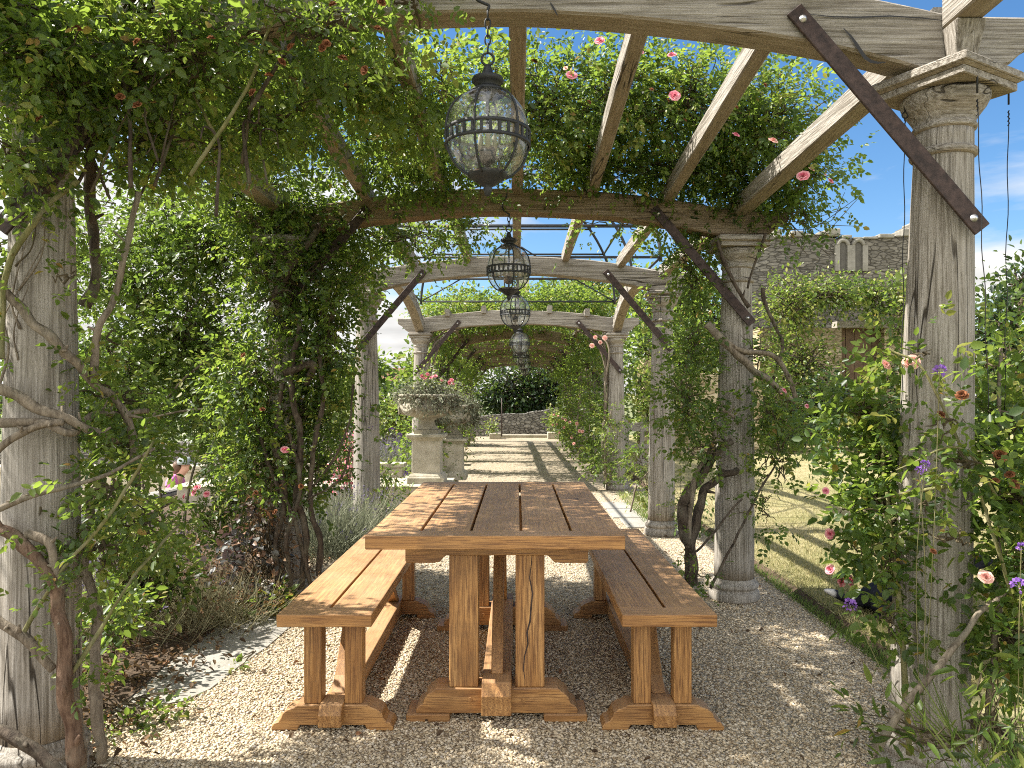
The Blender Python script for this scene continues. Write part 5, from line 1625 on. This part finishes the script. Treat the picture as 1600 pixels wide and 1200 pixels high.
plant('dead_perennial', gz(-1.5, 4.66), 'brown withered stalks standing against the bundled rose stems', 'bed plant',
      [(405, 790, 4.6, 40, 60, .14, 34, .1), (430, 850, 4.6, 26, 60, .10, 18, .0)], 'dry_leaf', 1, .03, .5, 8, .05)
plant('ground_cover', gz(-1.42, 4.55), 'blue-green low leaves by the corner of the left bench', 'bed plant',
      [(430, 945, 4.45, 34, 22, .12, 18, .3), (395, 960, 4.4, 30, 14, .1, 10, .3)], 'rose_leaf', 1, .05, .75, 6, .04)
plant('leafy_shrub', gz(-2.05, 3.95), 'bright green leafy shrub at the bed edge above the stone slab', 'shrub',
      [(235, 870, 4.0, 50, 40, .2, 60, .1), (180, 930, 3.9, 40, 30, .2, 30, .0), (270, 915, 4.0, 40, 26, .16, 26, .05), (195, 820, 4.0, 40, 40, .2, 40, .05), (190, 760, 4.1, 30, 30, .2, 20, .0)], 'bright_leaf', 1, .042, .55, 8, .05)
plant('leafy_shrub', gz(-1.95, 3.35), 'second, lower leafy shrub beside the foot of the nearest left column', 'shrub',
      [(165, 985, 3.35, 30, 22, .14, 24, .0), (195, 950, 3.5, 34, 24, .14, 22, .05), (150, 1040, 3.1, 30, 26, .12, 16, -.05)], 'rose_leaf', 1, .038, .58, 8, .045)
plant('low_weeds', gz(-1.55, 2.95), 'low green weeds sprawling over gravel and dead leaves in front of the slab', 'weeds',
      [(235, 1118, 2.98, 34, 8, .10, 12, -.05), (290, 1085, 3.08, 24, 6, .08, 6, 0), (170, 1150, 2.85, 40, 14, .10, 14, -.05)], 'rose_leaf', 1, .030, .6, 7, .03)
plant('seedling', gz(-1.20, 3.58), 'tiny green seedling alone on the sunny gravel beside the slab', 'seedling', [(370, 1042, 3.55, 6, 5, .03, 3, .3)], 'bright_leaf', 1, .035, .7, 4, .015)
plant('pink_phlox', gz(-1.75, 7.9), 'loose pink flowering border plant in front of the third left column', 'bed plant',
      [(548, 700, 7.8, 22, 40, .2, 22, .2), (535, 740, 7.8, 26, 26, .2, 16, .1)], 'pink', 1, .03, .8, 8, .06)
plant('low_shrub', gz(-1.5, 7.6), 'fresh green and reddish low plants left of the table end', 'bed plant',
      [(600, 780, 7.2, 40, 26, .3, 36, .1), (640, 800, 7.0, 20, 20, .2, 14, .1), (610, 745, 7.8, 26, 24, .2, 22, .2)], 'bright_leaf', 1, .045, .5, 8, .06)
plant('olive_shrub', gz(-2.3, 8.6), 'yellow-green bush glowing between the second and third left columns', 'shrub',
      [(535, 620, 8.4, 36, 46, .4, 70, .3), (520, 700, 8.0, 30, 40, .3, 36, .1)], 'bright_leaf', 1, .06, .5, 9, .08)
# trailing plants in the urns
def urn_plant(U, z0, label, s):
    o = empty('trailing_plant', (U[0], U[1], z0+.46), label, 'urn plant')
    c = Crown()
    c.blob((U[0], U[1], z0+.52), (.35, .35, .11), 150, 9, .04, .034, .4, .3, .0)
    for k in range(70 if s else 44):
        a = random.uniform(0, 6.28)
        if not s and -2.6 < a-3.14 < -.9 and random.random() < .3: continue
        rr = .33+.05*random.random(); dn = (.30 if s else (.22 if math.cos(a) > 0 else .10))
        c.blob((U[0]+rr*math.cos(a), U[1]+rr*math.sin(a), z0+.47-dn*random.random()), (.06, .06, .08), 5, 8, .03, .030, .5, .6, -.05)
    c.leaves('foliage', M['silver_leaf'], o, 1, .5); c.twigs('stems', M['twig'], o)
    return o
t1 = urn_plant(U1, .827, 'silvery trailing foliage with pink geraniums in the nearer urn', 0)
t2 = urn_plant(U2, .682, 'silvery foliage trailing down all round the farther urn', 1)
for px, py in ((660, 588), (668, 585), (674, 590), (680, 588), (665, 592), (690, 594), (702, 598), (706, 594), (708, 600)):
    bloom(t1 if px < 688 else t2, at(px, py, 9.0 if px < 688 else 10.7), 'pink', .75)
for o_, U, z in ((t1, U1, .827), (t2, U2, .682)):
    c = Crown().blob((U[0]-.05, U[1]-.05, z+.66), (.26, .2, .12), 26, 7, .05, .035, .5, 0, .2)
    c.leaves('geranium_leaves', M['bright_leaf'], o_, 1, .8)

# purple verbena
def verbena(base, heads, label):
    o = empty('verbena', base, label, 'verbena')
    for px, py, Y, s in heads:
        q = Vector(at(px, py, Y)); b = Vector(base)
        m = b.lerp(q, .55)+Vector((random.uniform(-.04, .04), random.uniform(-.03, .03), .05))
        MB().tube(spline([b, m, q], 8), .0013, 5).build('stem', M['green_cane'], o)
        n = 42
        d = nrm(np.array([[0, -.2, .6]])+rng.normal(size=(n, 3)))
        p = np.array(q)+d*.014*s
        L = np.full(n, .011*s)
        link('flower_head', leaf_mesh('flower_head', p, d, rnd_dirs(n), L, L*.9, rng.random(n)), M['purple'], o)
    return o
verbena(at(1440, 1180, 2.35), [(1468, 580, 2.2, .85), (1328, 946, 2.35, .95), (1445, 727, 2.25, .7), (1436, 735, 2.25, .55)], 'tall thin verbena with violet heads in front of the nearest right column')
verbena(at(1590, 1190, 2.1), [(1592, 915, 2.0, .9), (1596, 855, 2.05, .6)], 'violet verbena low beside the nearest right column')
verbena((-1.45, 7.2, 0), [(578, 668, 7.0, 1.4), (568, 685, 7.0, 1.2), (576, 697, 7.0, 1.1), (570, 748, 7.0, 1.0), (612, 672, 7.1, 1.1), (634, 740, 7.0, 1.0), (624, 680, 7.1, 1.0)], 'pale violet verbena in front of the third left column')
# strappy weeds in the near right corner
tuft('tall_grass_clump', at(1570, 1215, 2.15), 'coarse green grassy weeds in the near right corner', 'grass clump', 110, .34, .24, 'fresh_grass', .005, None, 0, .7)
plant('nettle', at(1540, 1215, 2.2), 'dark narrow leaved weed in front of the nearest right column', 'weeds', [(1560, 1050, 2.15, 30, 50, .1, 10, -.1), (1560, 1130, 2.1, 40, 40, .12, 16, -.05), (1440, 1165, 2.15, 40, 12, .10, 7, -.1), (1360, 1140, 2.3, 30, 24, .1, 9, -.05)], 'rose_leaf', 1, .05, .28, 5, .045)

# ------------------------------------------------------------------ trees, hedges and climbers behind
def tree(base, blobs, label, mat, size, sigma, per=9, name='broadleaf_tree', trunk=.12, cat='tree', aspect=.6):
    o = empty(name, base, label, cat)
    c = Crown(); top = None
    for px, py, Y, rx, ry, rY, n, tn in blobs:
        q, r = B(px, py, Y, rx, ry, rY)
        if top is None: top = q
        c.blob(q, r, n, per, sigma, size, .5, .15, tn)
    c.leaves('crown', M[mat], o, 1, aspect)
    c.twigs('branches', M['bark'], o, size*.12, .5)
    if trunk:
        m = [Vector(base), Vector(base).lerp(Vector(top), .5)+Vector((.1*trunk, 0, 0)), Vector(top)]
        MB().tube(spline(m, 5), [trunk*(1-.6*k/10) for k in range(11)], 8, wob=.2).build('trunk', M['bark'], o)
    return o
tree((1.2, 26.5, -.03), [(800, 610, 26, 60, 50, .9, 260, -.1), (860, 600, 26, 60, 60, .9, 280, -.05), (820, 640, 26.8, 90, 40, .6, 240, -.15), (740, 620, 26, 60, 40, .9, 110, -.1), (830, 560, 27, 110, 26, .8, 120, .4), (920, 590, 26.5, 60, 60, .9, 100, 0)],
     'tall glossy dark hedge behind the end wall of the path', 'dark_leaf', .12, .14, 10, 'hedge', .06, 'hedge', .7)
tree((1.15, 23.2, 0), [(868, 655, 22.8, 14, 16, .4, 40, .3)], 'small bright green shrub at the right end of the path', 'bright_leaf', .08, .1, 9, 'shrub', 0, 'shrub')
tree((-.75, 23.2, 0), [(768, 668, 22.8, 9, 10, .3, 20, .2)], 'small bright tuft at the left end of the path', 'bright_leaf', .07, .08, 9, 'shrub', 0, 'shrub')
tree((4.3, 41, -.9), [(920, 455, 40, 70, 32, 2, 190, .1), (880, 470, 40, 60, 24, 2, 110, .1), (980, 450, 41, 50, 40, 2, 110, .05)], 'rounded sunlit tree far beyond the pergola, right of the chimney', 'bright_leaf', .22, .35, 10)
tree((6.5, 30, -.9), [(1080, 470, 29, 50, 60, 2, 220, 0), (1020, 500, 29, 60, 70, 2, 220, -.05), (1120, 520, 29, 60, 80, 2, 220, 0)], 'dense dark green tree standing behind the third right column', 'rose_leaf', .18, .25, 10)
tree((-3.2, 21, 0), [(648, 600, 20, 24, 30, .6, 100, .1), (640, 640, 20, 30, 30, .6, 70, 0), (655, 560, 20, 12, 20, .4, 24, .2)], 'slim bright green tree left of the fourth left column, by the farmhouse', 'bright_leaf', .13, .16, 9)
tree((-11, 56, -1), [(572, 575, 55, 34, 20, 2.5, 120, -.05), (552, 600, 55, 40, 26, 2.5, 110, -.05), (640, 590, 58, 20, 16, 2, 50, -.1)], 'far dark tree left of the farmhouse roof', 'rose_leaf', .35, .5, 9)
tree((-2.9, 17, 0), [(612, 628, 16.5, 22, 20, .5, 80, -.1), (640, 625, 16.8, 16, 20, .5, 50, -.1)], 'dark rounded bush below the farmhouse', 'dark_leaf', .10, .12, 9, 'shrub', 0, 'shrub')
tree((-2.5, 13.1, 0), [(622, 645, 13, 34, 18, .4, 90, .3), (600, 655, 13, 22, 16, .4, 40, .2), (650, 640, 13, 20, 16, .3, 40, .15)], 'yellow-green shrub above the grey wall left of the urns', 'bright_leaf', .07, .10, 9, 'shrub', 0, 'shrub')
tree((-9, 18, LOW), [(350, 640, 17.5, 70, 40, .8, 170, -.05), (250, 640, 17.5, 80, 50, .8, 170, -.1), (150, 640, 17.5, 80, 50, .8, 150, -.05), (440, 650, 17.5, 60, 40, .8, 120, 0), (40, 640, 17.5, 80, 50, .8, 130, 0)],
     'long dark hedge beyond the lower terrace, behind the left roses', 'dark_leaf', .13, .16, 9, 'hedge', 0, 'hedge')
tree((-10.5, 30, LOW), [(330, 560, 30, 70, 40, 2, 120, .1), (220, 570, 30, 70, 40, 2, 110, .1), (100, 560, 30, 80, 50, 2, 120, .05)], 'hazy sunlit tree showing through gaps in the left rose', 'bright_leaf', .25, .35, 9)
tree((6.4, 9.0, .045), [(1580, 520, 8.5, 60, 80, .7, 220, 0), (1560, 620, 8.4, 60, 70, .6, 150, 0), (1600, 450, 8.8, 40, 50, .5, 70, .1)], 'dark green bush rising right of the nearest right column', 'dark_leaf', .075, .11, 9, 'shrub', .04, 'shrub')
tree((7.4, 18.2, .045), [(1235, 480, 18.2, 55, 50, .5, 200, .25), (1300, 460, 18.3, 60, 36, .5, 190, .1), (1370, 465, 18.4, 46, 36, .5, 130, .0), (1250, 570, 18.0, 60, 60, .6, 230, .15), (1210, 640, 17.8, 60, 60, .6, 190, .0), (1415, 480, 18.2, 36, 60, .4, 110, .2)],
     'yellow-green climber smothering the garden wall below the ruin', 'bright_leaf', .085, .12, 9, 'wall_climber', .05, 'climber')
tree((7.3, 17.4, .045), [(1290, 630, 17.2, 44, 50, .5, 150, -.1), (1350, 645, 17.4, 50, 36, .4, 100, -.1), (1410, 600, 17.6, 40, 60, .4, 110, -.05), (1240, 680, 16.8, 60, 20, .4, 70, -.1)], 'dark evergreen shrubs at the foot of the garden wall by the old doorway', 'dark_leaf', .10, .12, 9, 'shrub', 0, 'shrub')
tree((3.6, 15.6, .045), [(1000, 600, 15.4, 16, 50, .3, 60, .3), (1012, 650, 15.2, 18, 30, .3, 40, .2)], 'bright vine leaves on the tan stone pier between the right columns', 'bright_leaf', .09, .10, 8, 'wall_climber', .02, 'climber')
tree((4.4, 17, .045), [(1080, 560, 17, 50, 70, .6, 210, -.05), (1130, 600, 17, 60, 70, .6, 180, .0), (1010, 560, 17.5, 40, 60, .6, 110, -.1), (1060, 660, 16.5, 50, 30, .5, 90, .1)], 'broad green shrub on the lawn behind the second and third right columns', 'rose_leaf', .11, .14, 9, 'shrub', .05, 'shrub')

# ------------------------------------------------------------------ the dog and the person
def skinned(name, nodes, edges, mat, parent=None, sub=2, world=True):
    """nodes: [(point, radius)] with the root first"""
    me = bpy.data.meshes.new(name)
    me.from_pydata([n[0] for n in nodes], edges, []); me.update()
    o = link(name, me, mat, parent, world)
    m = o.modifiers.new('skin', 'SKIN'); m.use_smooth_shade = True; m.branch_smoothing = .6
    for v, n in zip(me.skin_vertices[0].data, nodes):
        r = n[1]; v.radius = r if isinstance(r, tuple) else (r, r)
    me.skin_vertices[0].data[0].use_root = True
    s = o.modifiers.new('sub', 'SUBSURF'); s.levels = sub; s.render_levels = sub
    return o
def dog_coat():
    t = NT('dog_coat')
    tc = t.node('ShaderNodeTexCoord'); sep = t.node('ShaderNodeSeparateXYZ'); t.lk(tc.outputs['Object'], sep.inputs[0])
    n = t.noise(t.coord((30, 60, 60)), 1.0, 4, .6)
    x = t.math('ADD', sep.outputs['X'], t.math('MULTIPLY', n, .05))
    w = t.ramp(t.math('ADD', t.math('MULTIPLY', x, -1.0), -.165), [(.0, 0.0), (.02, 1.0)])
    t.col(t.mix(w, t.ramp(n, [(.3, (.004, .004, .006)), (.7, (.014, .015, .022))]), (.42, .41, .40))).rough(.75)
    t.b.inputs['Specular IOR Level'].default_value = .15
    t.bump(n, .6, .01)
    return t.m
DY = 4.35
def dp(px, py, dy=0.0):
    return at(px, py, DY+dy)
D0 = dp(1358, 925)
nodes = [(dp(1358, 926), .080), (dp(1385, 922), .088), (dp(1415, 922), .092), (dp(1450, 920), .098), (dp(1480, 912), .075), (dp(1505, 890), .055), (dp(1520, 872), .058), (dp(1545, 880), .034), (dp(1558, 884), .022),
         (dp(1344, 934), .050), (dp(1334, 941), .026), (dp(1320, 935), .024), (dp(1305, 927), .026), (dp(1294, 924), .018), (dp(1287, 922), .006),
         (dp(1366, 945, -.07), .058), (dp(1390, 962, -.09), .036), (dp(1362, 966, -.09), .022), (dp(1384, 972, -.09), .018),
         (dp(1366, 945, .08), .055), (dp(1390, 962, .09), .034), (dp(1362, 966, .09), .022), (dp(1384, 972, .09), .018),
         (dp(1455, 945, -.06), .040), (dp(1445, 966, -.07), .026), (dp(1480, 972, -.07), .020), (dp(1500, 973, -.07), .018),
         (dp(1455, 945, .06), .040), (dp(1445, 966, .07), .026), (dp(1480, 972, .07), .020), (dp(1500, 973, .07), .018),
         (dp(1514, 862, -.03), .018), (dp(1512, 850, -.04), .007), (dp(1514, 862, .03), .018), (dp(1512, 850, .04), .007)]
edges = [(0,1),(1,2),(2,3),(3,4),(4,5),(5,6),(6,7),(7,8),(0,9),(9,10),(10,11),(11,12),(12,13),(13,14),(0,15),(15,16),(16,17),(17,18),(0,19),(19,20),(20,21),(21,22),(3,23),(23,24),(24,25),(25,26),(3,27),(27,28),(28,29),(29,30),(6,31),(31,32),(6,33),(33,34)]
dog_root = Vector((D0[0], DY, .045))
nodes = [((Vector(p)-dog_root)[:], r) for p, r in nodes]
dog = skinned('dog', nodes, edges, dog_coat(), None, 2)
dog.location = dog_root
tag(dog, 'black dog with white tail tip lying on the lawn behind the nearest right column', 'dog')

PY = 11.0
pb = Vector((at(276, 740, PY)[0], PY, LOW+.006))
def pp(dx, dz, dy=0.0): return (dx, dy, dz)
skin_m = plain('skin', (.52, .30, .21), .55, 0, .08, 8)
H_ = 1.50
per = [(pp(-.03, .84), .11), (pp(-.05, .98), .105), (pp(-.05, 1.12), .115), (pp(-.02, 1.26), .10), (pp(.05, 1.34), .055), (pp(.10, 1.38), .065), (pp(.125, 1.46), .088), (pp(.12, 1.53), .075),
       (pp(-.03, 1.28, -.16), .05), (pp(.02, 1.02, -.21), .040), (pp(.16, .88, -.18), .030), (pp(.23, .85, -.16), .030),
       (pp(-.03, 1.28, .16), .05), (pp(.03, 1.02, .21), .040), (pp(.18, .90, .16), .030), (pp(.25, .88, .14), .030),
       (pp(-.03, .76, -.09), .085), (pp(.02, .44, -.10), .058), (pp(-.04, .09, -.10), .040), (pp(.08, .035, -.10), .035),
       (pp(-.03, .76, .09), .085), (pp(-.06, .44, .10), .058), (pp(-.14, .09, .10), .040), (pp(-.02, .035, .10), .035), (pp(.205, 1.44), .018)]
pe = [(0,1),(1,2),(2,3),(3,4),(4,5),(5,6),(6,7),(3,8),(8,9),(9,10),(10,11),(3,12),(12,13),(13,14),(14,15),(0,16),(16,17),(17,18),(18,19),(0,20),(20,21),(21,22),(22,23),(6,24)]
person = skinned('person', per, pe, skin_m, None, 2)
person.location = pb
tag(person, 'person in pink shirt and grey cap on the lower terrace, seen through the left roses', 'person')
def wear(name, nd, ed, mat):
    return skinned(name, nd, ed, mat, person, 2, world=False)
wear('pink_shirt', [(pp(-.05, .86), .135), (pp(-.06, .98), .13), (pp(-.06, 1.13), .145), (pp(-.03, 1.285), .125), (pp(.03, 1.33), .07), (pp(-.03, 1.28, -.17), .072), (pp(.0, 1.10, -.205), .064), (pp(-.03, 1.28, .17), .072), (pp(.0, 1.10, .205), .064)],
     [(0,1),(1,2),(2,3),(3,4),(3,5),(5,6),(3,7),(7,8)], plain('pink_cotton', (.62, .17, .42), .8, 0, .08, 12))
wear('dark_trousers', [(pp(-.03, .83), .132), (pp(-.03, .74, -.09), .105), (pp(.02, .44, -.10), .075), (pp(-.03, .16, -.10), .062), (pp(-.03, .74, .09), .105), (pp(-.06, .44, .10), .075), (pp(-.13, .16, .10), .062)],
     [(0,1),(1,2),(2,3),(0,4),(4,5),(5,6)], plain('dark_cotton', (.05, .055, .08), .85))
wear('hair', [(pp(.06, 1.50), .095), (pp(.015, 1.46), .085), (pp(-.01, 1.39), .06), (pp(.0, 1.33), .035)], [(0,1),(1,2),(2,3)], plain('brown_hair', (.10, .055, .03), .6))
cp_ = MB(); cp_.lathe([(.104, 0), (.106, .03), (.096, .07), (.066, .098), (.02, .108)], .115, 0, 24, 1.49)
cp_.add([(.20, -.075, 1.498), (.29, -.05, 1.485), (.31, 0, 1.48), (.29, .05, 1.485), (.20, .075, 1.498), (.20, -.075, 1.508), (.29, -.05, 1.494), (.31, 0, 1.489), (.29, .05, 1.494), (.20, .075, 1.508)],
        [(4, 3, 2, 1, 0), (5, 6, 7, 8, 9), (0, 1, 6, 5), (1, 2, 7, 6), (2, 3, 8, 7), (3, 4, 9, 8), (4, 0, 5, 9)])
cp_.build('grey_cap', plain('grey_cap_cloth', (.22, .25, .25), .85), person, world=False)

# ------------------------------------------------------------------ light, sky, camera
SUN = Vector((-.83, .06, 1.0)).normalized()
sun = bpy.data.lights.new('sun', 'SUN'); sun.energy = 5.0; sun.angle = math.radians(.53); sun.color = (1.0, .945, .86)
so = bpy.data.objects.new('sun', sun); COL.objects.link(so)
so.rotation_euler = SUN.to_track_quat('Z', 'Y').to_euler()
w = bpy.data.worlds.new('World'); scn.world = w; w.use_nodes = True
nt = w.node_tree; N = nt.nodes; L_ = nt.links
bg = N['Background']
sky = N.new('ShaderNodeTexSky'); sky.sky_type = 'NISHITA'; sky.sun_disc = False
sky.sun_elevation = math.asin(SUN.z); sky.sun_rotation = math.atan2(SUN.x, SUN.y)
sky.air_density = 1.0; sky.dust_density = .3; sky.ozone_density = 3.0
tc = N.new('ShaderNodeTexCoord'); sp = N.new('ShaderNodeSeparateXYZ'); L_.new(tc.outputs['Generated'], sp.inputs[0])
def mth(op, a, b):
    n = N.new('ShaderNodeMath'); n.operation = op
    for s, v in ((n.inputs[0], a), (n.inputs[1], b)):
        if isinstance(v, (int, float)): s.default_value = v
        else: L_.new(v, s)
    return n.outputs[0]
den = mth('ADD', mth('MAXIMUM', sp.outputs['Z'], 0.0), .16)
cb = N.new('ShaderNodeCombineXYZ')
L_.new(mth('DIVIDE', sp.outputs['X'], den), cb.inputs[0]); L_.new(mth('DIVIDE', sp.outputs['Y'], den), cb.inputs[1])
nz = N.new('ShaderNodeTexNoise'); nz.inputs['Scale'].default_value = .75; nz.inputs['Detail'].default_value = 9; nz.inputs['Roughness'].default_value = .58; nz.inputs['Distortion'].default_value = .3
mpn = N.new('ShaderNodeMapping'); mpn.inputs['Location'].default_value = (3.1, 1.4, 0)
L_.new(cb.outputs[0], mpn.inputs[0]); L_.new(mpn.outputs[0], nz.inputs['Vector'])
# more cloud low down and sunward; unseen cloud added behind the camera as fill
low = mth('MULTIPLY', mth('MAXIMUM', mth('SUBTRACT', .33, sp.outputs['Z']), 0.0), 1.0)
bias = mth('ADD', nz.outputs['Fac'], mth('ADD', mth('MULTIPLY', sp.outputs['X'], -.11), mth('ADD', mth('MULTIPLY', sp.outputs['Y'], -.15), low)))
rp = N.new('ShaderNodeValToRGB'); rp.color_ramp.elements[0].position = .43; rp.color_ramp.elements[1].position = .57
L_.new(bias, rp.inputs[0])
mx = N.new('ShaderNodeMix'); mx.data_type = 'RGBA'
L_.new(rp.outputs[0], mx.inputs[0]); hs = N.new('ShaderNodeHueSaturation'); hs.inputs['Saturation'].default_value = 1.22; L_.new(sky.outputs[0], hs.inputs['Color']); L_.new(hs.outputs[0], mx.inputs[6]); cn = N.new('ShaderNodeTexNoise'); cn.inputs['Scale'].default_value = 2.6; cn.inputs['Detail'].default_value = 6; L_.new(mpn.outputs[0], cn.inputs['Vector'])
cv = mth('ADD', mth('MULTIPLY', sp.outputs['Y'], -4.2), mth('ADD', 6.6, mth('MULTIPLY', cn.outputs['Fac'], 5.0)))  # clouds made brighter out of view behind the camera, as added fill light
cc_ = N.new('ShaderNodeVectorMath'); cc_.operation = 'SCALE'; cc_.inputs[0].default_value = (1.0, .985, .96); L_.new(cv, cc_.inputs['Scale'])
L_.new(cc_.outputs[0], mx.inputs[7])
L_.new(mx.outputs[2], bg.inputs['Color']); bg.inputs['Strength'].default_value = .070

cam = bpy.data.cameras.new('camera'); co = bpy.data.objects.new('camera', cam); COL.objects.link(co)
co.location = (0, 0, CAM_H); co.rotation_euler = (math.radians(90), 0, 0)
cam.sensor_width = 36; cam.lens = 27.0; cam.shift_x = -.005; cam.shift_y = .01125
cam.clip_start = .05; cam.clip_end = 2000
scn.camera = co
scn.view_settings.view_transform = 'Standard'; scn.view_settings.look = 'None'
scn.view_settings.gamma = 1.0; scn.view_settings.exposure = 1.45
scn.render.engine = 'CYCLES'
cy = scn.cycles
cy.max_bounces = 7; cy.diffuse_bounces = 4; cy.glossy_bounces = 3; cy.transmission_bounces = 4; cy.transparent_max_bounces = 8
cy.caustics_reflective = False; cy.caustics_refractive = False
cy.sample_clamp_indirect = 6.0
cy.use_denoising = False
cy.filter_width = 1.05
